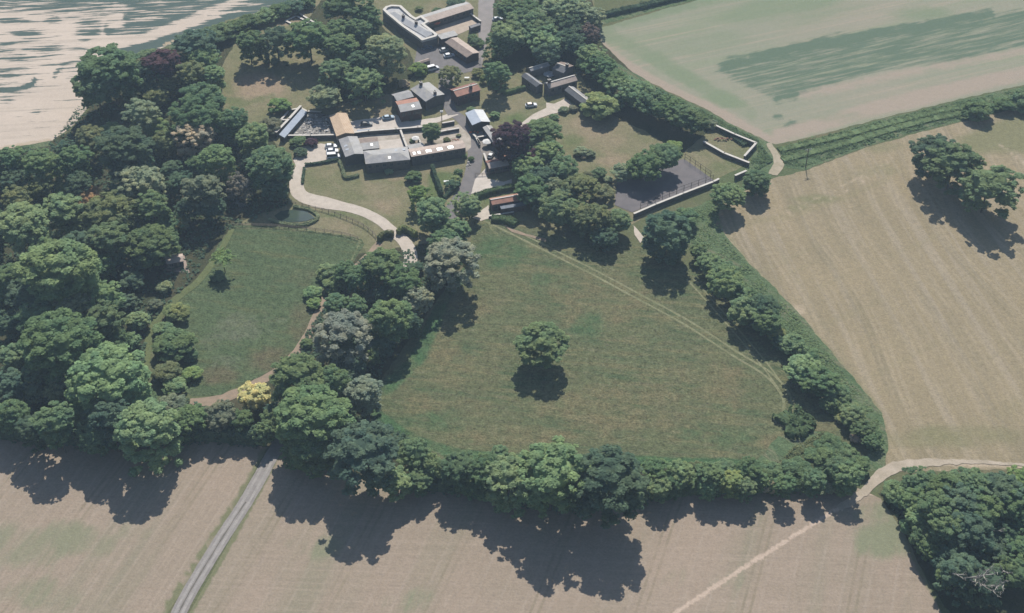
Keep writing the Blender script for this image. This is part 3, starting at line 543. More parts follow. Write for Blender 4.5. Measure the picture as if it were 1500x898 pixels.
CROWNS.update({
 'bush':  [crown_mesh('foliage_bush', 71+k, 46, 110, .085, (.16, .32), (.58, .9), -.4, deep=1.1) for k in range(4)],
 'ball':  [crown_mesh('foliage_ball', 15, 210, 160, .060, (.06, .17), (.72, 1.0), -.9, deep=1.3, rag=.15)],
 'star':  [spray_mesh('foliage_spray', 91+k) for k in range(2)],
})
def trunk_mesh(name, seed):
    r = random.Random(seed); b = MB()
    b.tube([(0, 0, 0), (r.uniform(-.02, .02), r.uniform(-.02, .02), .45), (r.uniform(-.05, .05), r.uniform(-.05, .05), .85)], [.055, .042, .025], 7)
    for k in range(5):
        a = k*1.256+r.uniform(-.4, .4); z = r.uniform(.32, .62); l = r.uniform(.22, .36)
        b.tube([(0, 0, z), (math.cos(a)*l*.5, math.sin(a)*l*.5, z+.14), (math.cos(a)*l, math.sin(a)*l, z+.24)], [.024, .016, .007], 5)
    return b.mesh(name, BARK)
TRUNKS = [trunk_mesh('trunk', 5+k) for k in range(3)]
def limb_mesh(name, seed):
    r = random.Random(seed); b = MB()
    def grow(p, d, l, rad, lev):
        q = p+d*l*.55+Vector((r.uniform(-.1, .1), r.uniform(-.1, .1), r.uniform(-.05, .1)))*l; e = q+(d+Vector((r.uniform(-.5, .5), r.uniform(-.5, .5), r.uniform(-.2, .4)))).normalized()*l*.5
        b.tube([p, q, e], [rad, rad*.75, rad*.35], 5)
        if lev:
            for o in (q, e, q.lerp(e, .5)): grow(o, (d+Vector((r.uniform(-.9, .9), r.uniform(-.9, .9), r.uniform(-.2, .5)))).normalized(), l*.55, rad*.55, lev-1)
    grow(Vector((0, 0, 0)), Vector((r.uniform(-.6, .6), -.5, .55)).normalized(), 1.0, .06, 2)
    return b.mesh(name, DEADWOOD)
LIMBS = [limb_mesh('dead_limb', 3+k) for k in range(4)]

TONE = {  # linear albedo of the leaves
 'm': (.082, .118, .060), 'l': (.118, .160, .080), 'd': (.062, .092, .060), 'p': (.145, .168, .100), 'g': (.12, .17, .065),
 'o': (.105, .118, .058), 'b': (.135, .14, .078), 'r': (.20, .135, .07), 'c': (.062, .036, .042), 's': (.155, .172, .125),
 'y': (.29, .265, .13), 't': (.26, .215, .145), 'k': (.125, .135, .088), 'v': (.095, .105, .066), 'e': (.145, .168, .075), 'u': (.10, .082, .072), 'h': (.15, .135, .11)}
TWORD = {'m': 'mid green', 'l': 'light green', 'd': 'dark green', 'p': 'pale green', 'g': 'lime green', 'o': 'olive green', 'b': 'drab olive', 'r': 'orange-brown', 'c': 'copper purple',
 's': 'silvery grey', 'y': 'golden yellow', 't': 'tan coloured', 'k': 'greyish green', 'v': 'brownish green', 'e': 'yellow-green'}
rng = random.Random(21)
TREES = []
def tree(cx, cy, w, h, tone, kind='wide', tall=1.0, label=None, region=None, dead=0, bush=None):
    """crown seen centred on (cx, cy), w x h wide in the survey photograph; builds tree > crown, trunk"""
    if bush is None: bush = kind == 'bush'
    s = hs(cx, cy, 4); r = w/2/s
    dep = PHI+math.atan((cy-H0/2)/FPX); sn, cs = math.sin(dep), math.cos(dep)
    need = (0.50*h/s)**2-(r*sn)**2
    c = math.sqrt(max(need, 0))/cs if need > 0 else 0
    c = min(max(c, (.55 if bush else .50)*r), 1.1*r)
    zc = c*.95 if bush else (1.15*r+3.4 if r > 5 else .9*r+2.2)*tall
    b = at(cx, cy+.04*h, zc); base = Vector((b.x, b.y, 0))
    root = empty('bush' if bush else 'tree', base, 0)
    dn = .80*zc/c; key = kind if kind in CROWNS else (kind, 'low' if dn < 1.7 else 'mid' if dn < 2.6 else 'deep')
    cm = CROWNS[key][rng.randrange(len(CROWNS[key]))]
    cr = link('foliage' if bush else 'crown', cm, root); cr.location = (0, 0, zc); k = rng.uniform(.95, 1.05)*(1.0 if bush else .96)
    cr.rotation_euler = (rng.uniform(-.08, .08), rng.uniform(-.08, .08), rng.uniform(0, 6.28)); cr.scale = (r*k, r*k, c)
    t = tuple(1.95*q for q in TONE[tone]); j = rng.uniform(.88, 1.14); cr.color = (t[0]*j*rng.uniform(.94, 1.07), t[1]*j, t[2]*j*rng.uniform(.92, 1.08), 1)
    if not bush:
        tr = link('trunk', TRUNKS[rng.randrange(3)], root); H = zc+c*.3; tr.scale = (min(r, H*.5)*.9, min(r, H*.5)*.9, H); tr.rotation_euler = (0, 0, rng.uniform(0, 6))
    for q in range(dead):
        a = rng.uniform(3.6, 5.8); lm = link('dead_limb', LIMBS[rng.randrange(4)], root); L = r*rng.uniform(.55, .8)
        lm.location = (math.cos(a)*r*.62, math.sin(a)*r*.62, zc+c*rng.uniform(.15, .6)); lm.scale = (L, L, L); lm.rotation_euler = (0, 0, rng.uniform(-1, 1))
    TREES.append(dict(o=root, x=cx, y=cy, w=w, tone=tone, bush=bush, kind=kind, label=label))
    return root

LEFT = """
280 60 60 28 d wide|302 54 48 24 m bush|327 46 42 22 m bush|349 38 36 18 m bush
366 30 36 16 m bush|388 23 34 15 l bush|410 16 34 15 m bush|430 10 32 14 d bush|448 3 30 12 m bush
364 57 46 24 m wide|404 52 44 34 d wide|452 48 60 26 m wide|494 41 40 22 l wide|524 42 40 30 m round|500 65 52 24 m wide|503 5 60 26 m wide|538 22 42 22 m wide
533 87 48 30 d round|489 98 44 18 m wide|508 111 28 18 l loose|533 113 50 28 l loose
160 95 86 42 m wide|139 121 66 32 m wide|188 134 26 26 m loose|176 108 50 36 l wide
219 101 44 24 d wide|222 84 40 20 m bush|297 84 50 25 l loose|282 104 46 18 o wide|312 107 40 25 l round|246 121 36 22 o loose|214 126 38 24 d loose|275 119 34 18 d loose
294 141 60 28 m wide|229 139 36 22 o loose|208 163 52 27 p wide|292 167 68 26 m wide|259 172 36 20 o loose|228 186 38 22 l wide|342 174 46 22 m wide|310 141 34 22 l round
371 197 50 32 l round|331 189 38 22 p loose|160 190 34 18 m bush|131 199 44 26 o wide|182 213 88 36 d wide|93 214 32 20 d loose|110 230 50 30 m wide|57 235 54 32 l round|14 230 44 28 m wide|178 235 56 26 d wide|-14 250 40 30 m wide
16 258 42 26 d loose|24 286 46 30 o loose|56 273 36 18 o wide|95 277 32 14 l bush|120 264 46 30 d loose|211 260 62 26 p wide|262 263 40 22 d loose|291 238 38 28 m loose|318 230 54 40 l round
296 272 66 34 v loose|273 300 38 22 d loose|312 300 40 26 d wide|222 298 52 24 m wide|180 275 40 22 d loose|250 245 36 20 d loose|205 236 44 24 d loose
398 235 66 46 m round|400 268 44 22 d loose|372 236 34 30 d loose
91 304 64 38 l wide|152 308 66 36 o wide|32 324 76 50 l round|-16 320 50 44 m round|186 318 40 24 d loose|245 326 40 24 m wide|264 325 32 16 o loose|200 330 40 20 m loose
224 352 84 60 m round|158 345 60 40 m wide|112 354 50 34 d wide|206 376 50 24 d loose
84 390 120 64 l round|150 386 44 34 m loose|14 400 48 36 m loose|40 428 60 34 d loose|11 420 44 24 m wide
103 442 60 30 p wide|150 431 54 26 l loose|54 460 60 30 m wide|152 463 64 40 m loose|107 473 44 28 m loose|10 470 48 34 d loose
80 496 116 46 m round|201 466 38 26 l round|176 504 40 38 m wide|193 498 34 22 l loose|16 518 46 34 l wide|16 560 50 38 d wide|60 540 60 30 d loose|186 440 34 24 d loose
158 548 112 66 l round|48 568 36 30 p loose|86 574 48 48 p wide|16 604 50 42 m round|-20 585 44 44 d wide|116 602 46 38 l loose|80 612 56 32 m wide|46 626 50 30 d wide|186 574 40 34 l loose|214 585 44 32 m wide|251 591 44 22 k bush|160 606 60 36 d wide
214 621 92 46 l round|283 607 50 34 m wide|321 605 52 38 k wide|353 612 40 30 m wide|140 634 50 26 m wide
100 318 30 16 m loose|62 360 50 30 m loose|196 408 44 22 d loose
240 419 26 16 p bush|228 446 22 14 k bush|259 456 38 19 e bush|239 481 30 16 l bush|255 503 62 30 m bush|278 520 24 16 m bush|244 543 46 36 o bush|256 563 36 28 l bush|281 546 30 19 g bush
318 404 22 16 m bush|412 154 32 22 g bush|476 140 54 32 p wide|394 185 34 20 v bush|436 206 24 12 m bush|456 208 20 10 c bush|440 222 20 14 d bush
"""
MIDDLE = """
479 398 34 20 l bush|490 416 34 20 l bush|458 428 28 17 l bush|459 445 22 12 g bush|506 395 36 22 m wide|526 403 44 34 m round|560 381 58 34 m wide|592 409 52 28 m wide|562 429 34 20 d loose
492 443 40 26 m round|520 446 38 28 m wide|544 435 26 16 k bush|520 434 18 10 t bush|536 470 30 24 d loose|572 460 64 50 l round|609 391 26 18 d bush|600 470 36 30 d wide|545 516 34 28 m loose|532 500 24 16 d bush|520 536 40 26 d wide|500 515 50 30 d wide|448 503 20 14 m bush|560 500 40 26 d loose
440 545 84 46 m wide|484 556 56 48 m round|427 532 30 22 m bush|510 545 40 26 d wide
454 604 106 46 l round|384 631 32 36 l wide|357 638 26 14 p bush|402 618 40 30 m wide|457 648 72 46 m wide|430 660 40 34 m loose|398 600 30 22 d wide
608 663 54 48 l round|582 702 54 36 l loose|632 684 40 40 l wide|616 700 44 34 m wide
670 679 58 44 m wide|700 690 44 36 m loose|731 660 22 16 l bush|718 684 56 44 m round|745 690 76 62 l wide|708 722 30 18 l bush|739 736 28 14 l bush|690 712 30 24 m loose
655 352 54 30 m wide|668 333 44 32 l wide|632 306 50 32 l wide|614 281 36 28 g loose|606 258 24 16 m bush|687 297 38 20 l wide|652 375 30 24 m bush|640 322 34 24 m loose
604 206 9 6 m bush|631 204 10 6 l bush|655 205 12 7 o bush|672 198 8 5 p bush|580 190 10 5 o bush|690 232 10 8 m bush|570 251 14 8 p bush|667 263 18 12 e bush|671 252 14 10 m bush|680 228 10 7 l bush|664 270 22 10 d bush
613 101 28 14 g bush|588 98 14 10 p bush|660 104 32 20 o wide|700 106 20 12 o bush|708 115 12 14 e bush|727 103 40 18 m wide|725 168 15 9 l bush|690 160 14 8 l bush|631 189 30 20 m round|700 62 20 14 m bush|693 55 16 10 m bush
545 141 14 9 p bush|592 122 18 10 t bush|640 16 16 10 m bush|614 12 12 8 o bush|668 4 30 10 d bush
"""
RIGHT = """
745 10 48 26 m wide|778 14 50 28 m wide|768 30 60 30 l wide|790 38 56 30 m wide|818 12 60 28 p wide|844 14 52 26 p wide|866 22 44 24 p loose|830 34 44 24 d wide|805 -6 60 18 p wide
744 50 66 30 l wide|732 66 40 30 m wide|774 50 52 26 m wide|802 60 56 26 l wide|832 58 50 34 d wide|842 46 40 24 d loose
731 106 36 16 m loose|866 80 46 22 l wide|800 74 44 22 d wide
884 96 44 34 m wide|900 115 48 32 m wide|918 124 48 30 l wide|936 134 48 30 l wide|956 146 50 32 m wide|976 156 48 34 m round|1000 168 52 36 m round|1020 177 42 30 m wide|1040 182 20 15 p bush
879 155 56 18 e bush|826 160 16 10 p bush|840 158 14 8 k bush|806 131 11 9 p bush|812 172 14 8 m bush
793 189 58 28 m round|772 208 44 26 d wide|803 219 48 26 l round|826 245 46 30 m round|771 243 44 22 l wide|792 255 44 22 d wide|776 275 56 28 m wide|812 273 38 32 p round|850 270 56 28 o wide|880 281 34 20 b bush|828 285 40 20 d wide|806 240 40 22 d loose
850 221 22 12 p bush|864 224 18 11 p bush|855 230 9 6 t bush|876 254 24 16 m bush|891 262 16 10 p bush|862 259 22 12 v bush
818 302 52 22 l wide|844 302 40 22 l wide|872 312 52 34 o wide|852 322 36 24 m wide|905 322 44 34 l round|890 332 30 24 m wide|788 298 30 20 d wide|886 346 40 20 d wide
948 239 54 34 m wide|972 226 52 36 m round|986 214 28 18 g bush|914 251 36 20 p wide|930 246 36 24 m wide
978 334 74 56 d round|1068 283 52 38 l round|1108 263 44 30 m round|1000 318 44 24 m bush
1431 161 46 16 m bush|1500 148 46 16 m bush|1470 152 34 13 m bush
1022 366 32 24 m loose|1038 384 42 28 l wide|1056 394 46 28 m loose|1066 412 50 28 l wide|1086 428 40 26 m loose|1090 450 50 26 l wide|1120 448 52 30 d round|1124 468 50 24 m wide|1138 486 32 18 e wide|1160 504 44 26 l wide|1172 535 60 24 l loose|1200 557 60 32 m wide|1226 574 40 24 m bush|1222 598 22 13 e bush|1248 607 44 30 l wide|1232 612 20 12 e bush|1264 628 40 28 m wide|1278 645 32 24 m wide|1254 641 20 12 t bush|1105 432 24 20 m loose|1182 520 34 22 m bush|1215 588 30 22 m wide|1144 498 26 20 d wide
"""
SOUTH = """
958 684 44 32 m wide|996 690 42 28 l wide|966 711 38 28 l wide|992 714 19 13 e bush|1008 708 28 20 t bush|1018 688 30 22 o bush|1040 690 48 30 m wide|1036 709 32 24 l wide|1070 700 40 28 e wide|1062 686 34 22 m bush|1096 684 42 26 m wide|1092 708 36 22 l wide|1128 690 42 26 m bush|1128 709 32 18 t bush|1150 706 36 24 m wide|1166 690 46 26 m bush|1192 701 38 26 m wide|1208 707 38 20 p bush|1203 673 50 28 m bush|1227 686 42 26 m wide|1243 695 46 28 l wide|1254 679 40 26 m bush|1238 703 22 12 t bush|1214 654 44 20 m bush|1240 666 42 22 m bush|980 700 34 24 m wide|1112 698 30 22 m loose|1180 684 34 22 o bush
1313 722 44 32 l bush|1347 706 52 34 m wide|1387 711 58 40 m wide|1424 704 60 38 m wide|1467 711 62 40 d wide|1496 704 44 32 g wide|1338 731 50 40 l wide|1371 739 60 44 m wide|1408 734 62 42 d wide|1440 742 62 44 m wide|1482 734 58 42 m wide|1347 756 42 34 l wide|1387 766 62 44 m round|1422 774 66 50 d wide|1331 771 28 26 l bush|1355 781 46 32 m wide|1363 799 42 30 m wide|1477 776 46 38 d wide|1505 770 46 44 m wide|1402 800 56 36 d wide|1450 800 50 36 d wide|1396 838 44 36 m wide|1384 820 40 30 d loose|1500 800 50 40 m wide|1440 720 50 30 d wide
"""
def plant(txt, tall=lambda x, y: 1.0):
    for it in txt.replace('\n', '|').split('|'):
        f = it.split()
        if len(f) == 6: tree(float(f[0]), float(f[1]), float(f[2]), float(f[3]), f[4], f[5], tall(float(f[0]), float(f[1])))
plant(LEFT, lambda x, y: .5 if x > 180 and 425 < y < 600 else .55 if x > 190 and 315 < y < 412 else .5 if x > 430 and y < 200 and y > 125 else 1.4 if y > 590 and x < 200 else 1.05 if y > 595 else 1.0); plant(MIDDLE); plant(RIGHT, lambda x, y: .52 if x > 1145 and y > 490 else .7 if x > 1005 and y > 340 else .62 if y < 300 else .8); plant(SOUTH, lambda x, y: 1.2 if x < 1275 else 1.0)
# the ones that stand out
tree(793, 496, 84, 58, 'l', 'ball', .60, 'lone round green tree standing in the middle of the hay meadow')
tree(373, 576, 50, 34, 'y', 'wide', .9, 'golden yellow tree beside the earth path at the paddock corner')
tree(238, 88, 60, 26, 'c', 'wide', 1, 'copper purple beech near the patchy crop field edge')
tree(750, 199, 54, 40, 'c', 'wide', 1, 'large copper purple beech beside the slate stable roof')
tree(766, 224, 36, 26, 'c', 'loose', 1, 'smaller ragged purple tree right in front of the copper beech by the stables')
tree(862, 47, 36, 30, 'u', 'loose', 1, 'purple-brown tree at the corner of the thin crop field')
tree(288, 191, 50, 24, 't', 'wide', 1, 'tan coloured tree standing out in the upper left wood')
tree(240, 205, 40, 30, 'o', 'round', 1, 'round olive tree beside the tan tree in the upper left wood')
tree(131, 288, 42, 17, 'r', 'wide', 1, 'orange-brown topped tree in the left wood')
tree(347, 272, 42, 46, 'h', 'loose', .8, 'greyish brown half bare tree at the wood edge above the pond')
tree(326, 376, 40, 24, 'g', 'star', 1, 'lime green open young tree on the left edge of the grass paddock')
tree(502, 478, 78, 46, 's', 'wide', 1, 'big silvery grey tree beside the earth path')
tree(658, 370, 72, 42, 's', 'wide', 1, 'silvery grey tree at the top left corner of the hay meadow')
tree(613, 437, 48, 42, 's', 'wide', 1, 'silvery grey tree on the left edge of the hay meadow, behind a light green tree')
tree(530, 568, 54, 32, 's', 'wide', 1, 'smaller silvery grey tree where the wood strip meets the lower hay meadow')
tree(560, 414, 28, 20, 't', 'bush', 1, 'tan bush among the green trees above the big silvery tree', bush=True)
tree(565, 68, 64, 30, 'p', 'round', 1, 'large pale topped round tree beside the main house')
tree(538, 655, 106, 78, 'd', 'wide', 1.05, 'very large dark green tree right of the lane end')
tree(896, 691, 112, 88, 'd', 'wide', 1.05, 'very large dark green tree in the bottom hedgerow')
tree(808, 686, 104, 82, 'l', 'wide', 1.08, 'very large light green tree in the bottom hedgerow, left of the dark one')
tree(1371, 221, 68, 28, 'd', 'wide', .82, 'dark green tree at the left end of the field clump')
tree(1398, 234, 78, 32, 'm', 'wide', .82, 'mid green middle tree of the clump in the dry hay field')
tree(1450, 264, 90, 48, 'm', 'loose', .82, 'broad ragged tree at the right end of the field clump')
tree(1408, 832, 72, 44, 'd', 'loose', 1.0, 'dark thin tree with a few bare limbs at the copse front', dead=3)
tree(1448, 846, 66, 44, 'd', 'loose', 1.0, 'dark tree with many pale dead limbs at the copse front', dead=6)
tree(1486, 832, 56, 40, 'm', 'loose', 1.0, 'tree with dead limbs at the right frame edge of the copse', dead=4)
tree(1440, 770, 50, 40, 'd', 'loose', 1.0, 'dark tree with pale dead limbs in the middle of the copse', dead=2)

# hedges along lines --------------------------------------------------------
def hedge(name, label, pts, width, height, tone, cat='hedge', card=.28, dens=26, group=None, lump=.25):
    """clipped or wild hedge along pts: one mesh of leaf sprays over a solid body"""
    r = np.random.RandomState(len(label)*7+int(pts[0][0])); c = [at(*p) for p in catmull(pts, 4)]
    quads, body = [], MB()
    o = c[0].copy()
    for a, b in zip(c[:-1], c[1:]):
        L = (b-a).length
        if L < 1e-3: continue
        t = (b-a)/L; nn = Vector((-t.y, t.x, 0)); n = max(4, int(L*dens*(width+2*height)/3))
        s = r.uniform(0, L, n); ang = r.uniform(-.15, math.pi+.15, n)
        ww = width/2; k = 1+lump*np.array([mnoise.noise(Vector(((a.x+t.x*q)*.5, (a.y+t.y*q)*.5, 3.))) for q in s])
        ex = np.sign(np.cos(ang))*np.abs(np.cos(ang))**.5*ww*k; ez = np.maximum(.02, np.abs(np.sin(ang))**.5*height*k)*np.where(np.sin(ang) < 0, .1, 1)
        pos = np.stack([a.x-o.x+t.x*s+nn.x*ex, a.y-o.y+t.y*s+nn.y*ex, ez], 1)
        nr = unit(np.stack([nn.x*np.cos(ang), nn.y*np.cos(ang), np.sin(ang)+.3], 1)+r.normal(size=(n, 3))*.4)
        quads.append(cards(r, pos, nr, card))
        body.bar(a-o, b-o, width*.8, height*.82)
    me = to_mesh(name, np.concatenate(quads), [(np.array(body.v), body.f)], LEAF)
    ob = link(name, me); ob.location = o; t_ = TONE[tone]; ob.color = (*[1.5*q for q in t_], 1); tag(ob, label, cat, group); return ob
hedge('hedge', 'low clipped hedge along the gravel yard edge of the front lawn', [(447, 243), (470, 240), (496, 235)], 1.0, 1.0, 'd')
hedge('hedge', 'low hedge along the left edge of the front lawn', [(446, 247), (444, 262), (443, 270)], .9, .9, 'd')
hedge('hedge', 'bushy low hedge beside the house terrace on the front lawn', [(497, 238), (503, 252), (506, 262), (526, 258)], 1.2, 1.0, 'p')
hedge('hedge', 'curved clipped hedge on the left of the drive gateway', [(555, 354), (560, 348), (570, 345.5), (576, 347)], 1.6, 2.2, 'o')
hedge('hedge', 'curved clipped hedge on the right of the drive gateway', [(583, 344), (589, 339), (598, 340), (610, 348)], 1.8, 2.2, 'e')
hedge('hedge', 'tall narrow hedge running down beside the small walled lawn', [(633, 248), (640, 268), (648, 288)], 1.2, 2.4, 'd')
hedge('hedge', 'hedge along the roadside of the small walled lawn', [(650, 292), (662, 280), (672, 268)], 1.4, 1.3, 'd')
hedge('hedge', 'straight hedge between the red-roofed house and the slate house', [(738, 139), (752, 135), (769, 130)], 1.6, 1.6, 'l')
hedge('hedge', 'thick hedge behind the red tiled cottage', [(696, 291), (716, 284), (738, 279), (754, 276)], 2.2, 1.8, 'm')
hedge('hedge', 'ragged hedge in front of the red tiled cottage', [(720, 322), (740, 324), (756, 330)], 3.2, 1.6, 'm')
hedge('hedge', 'wild hedge on the far bank of the ditch beside the telegraph pole', [(1141, 221), (1175, 213), (1230, 201), (1290, 185), (1350, 170), (1402, 158)], 3.4, .7, 'l', lump=1.2)
hedge('hedge', 'wild hedge on the near bank of the ditch beside the telegraph pole', [(1146, 235), (1180, 226), (1240, 210), (1300, 192), (1360, 176), (1420, 164)], 3.6, .6, 'l', lump=1.2)
hedge('hedge', 'dense dark hedge along the top of the thin crop field', [(872, 27), (910, 18), (950, 9), (1000, -3), (1050, -14)], 3.0, 1.8, 'd', lump=.5)
hedge('hedge', 'row of reeds and shrubs along the near pond bank', [(394, 322), (412, 328), (438, 331), (456, 327), (466, 318), (452, 308), (430, 304)], 1.3, .8, 'p', lump=.6)
hedge('hedge', 'overgrown wall border in the kitchen garden', [(1052, 190), (1075, 203), (1092, 214)], 2.0, 1.0, 'd', lump=.5)
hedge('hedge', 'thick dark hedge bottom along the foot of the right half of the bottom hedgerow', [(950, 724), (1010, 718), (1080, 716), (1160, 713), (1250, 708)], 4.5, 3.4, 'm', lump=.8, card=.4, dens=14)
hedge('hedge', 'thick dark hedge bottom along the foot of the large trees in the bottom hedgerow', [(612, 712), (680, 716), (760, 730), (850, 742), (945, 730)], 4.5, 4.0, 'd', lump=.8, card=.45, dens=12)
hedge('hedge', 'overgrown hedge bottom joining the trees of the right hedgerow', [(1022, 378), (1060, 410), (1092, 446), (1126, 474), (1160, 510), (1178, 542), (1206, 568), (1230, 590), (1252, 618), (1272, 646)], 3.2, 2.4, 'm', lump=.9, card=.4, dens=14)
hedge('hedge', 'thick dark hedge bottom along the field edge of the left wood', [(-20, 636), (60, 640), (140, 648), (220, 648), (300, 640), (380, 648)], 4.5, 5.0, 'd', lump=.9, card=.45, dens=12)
hedge('bramble_patch', 'dark bramble heap in the lower right corner of the hay meadow', [(1142, 620), (1156, 611), (1172, 616), (1182, 626), (1168, 632), (1150, 630)], 4.6, 1.5, 'm', 'bramble', lump=1.2, card=.45, dens=40)

# ground cover nobody could count --------------------------------------------
def cover(name, label, poly, n, size, tone, hgt=.5):
    r = np.random.RandomState(len(label)); a = np.array(poly, float); x0, y0 = a.min(0); x1, y1 = a.max(0); pts = []
    while len(pts) < n:
        p = np.stack([r.uniform(x0, x1, 4000), r.uniform(y0, y1, 4000)], 1); pts += p[in_poly(p, poly)].tolist()
    w = np.array([at(*p)[:] for p in pts[:n]]); k = np.array([mnoise.noise(Vector((q[0]*.22, q[1]*.22, 1.))) for q in w])
    keep = k > -.25; w, k = w[keep], k[keep]; w[:, 2] = .05+hgt*(.35+np.clip(k, -.2, .8))*r.uniform(.6, 1, len(w))
    nr = unit(r.normal(size=(len(w), 3))*.28+np.array([0, 0, 1.]))
    me = to_mesh(name, cards(r, w, nr, size), [], LEAF); ob = link(name, me); ob.color = (*[1.6*q for q in TONE[tone]], 1); tag(ob, label, None, None, 'stuff')
cover('undergrowth', 'nettles and long grass beside the right hedge', [(985, 325), (1045, 292), (1062, 350), (1105, 400), (1165, 460), (1230, 540), (1284, 605), (1296, 650), (1275, 650), (1240, 590), (1180, 515), (1130, 460), (1070, 405), (1020, 362)], 5000, .34, 'l', .35)
cover('undergrowth', 'weeds outside the kitchen garden wall', [(960, 128), (1040, 168), (1110, 206), (1132, 236), (1110, 250), (1100, 240), (1106, 214), (1046, 186), (1000, 170)], 3500, .4, 'm', .7)
cover('undergrowth', 'weeds on the banks of the ditch', [(1142, 218), (1280, 180), (1400, 150), (1500, 130), (1500, 152), (1420, 170), (1270, 212), (1180, 244), (1150, 244)], 6000, .38, 'm', .5)
cover('undergrowth', 'leafy undergrowth on the floor of the left wood', [(0, 225), (75, 208), (120, 150), (246, 80), (325, 100), (320, 165), (420, 240), (425, 300), (310, 350), (290, 400), (215, 480), (210, 580), (330, 592), (300, 635), (0, 618)], 14000, .6, 'd', 1.2)
cover('undergrowth', 'leafy undergrowth in the middle strip of wood', [(480, 440), (530, 380), (650, 355), (680, 375), (635, 440), (560, 540), (545, 610), (640, 668), (480, 680), (400, 640), (400, 565)], 7000, .55, 'd', 1.0)
cover('undergrowth', 'rough weeds in the lower right corner of the hay meadow', [(1170, 650), (1205, 632), (1235, 645), (1262, 684), (1180, 690), (1130, 684)], 1500, .38, 'o', .6)
cover('undergrowth', 'leafy undergrowth in the bottom right copse', [(1290, 722), (1420, 702), (1500, 700), (1500, 860), (1400, 860), (1345, 810), (1320, 765)], 5000, .55, 'd', 1.0)
LEADDARK = surf_mat('blue_grey_glazing', (0.16, 0.18, 0.21), None, 0.5, 0.1)
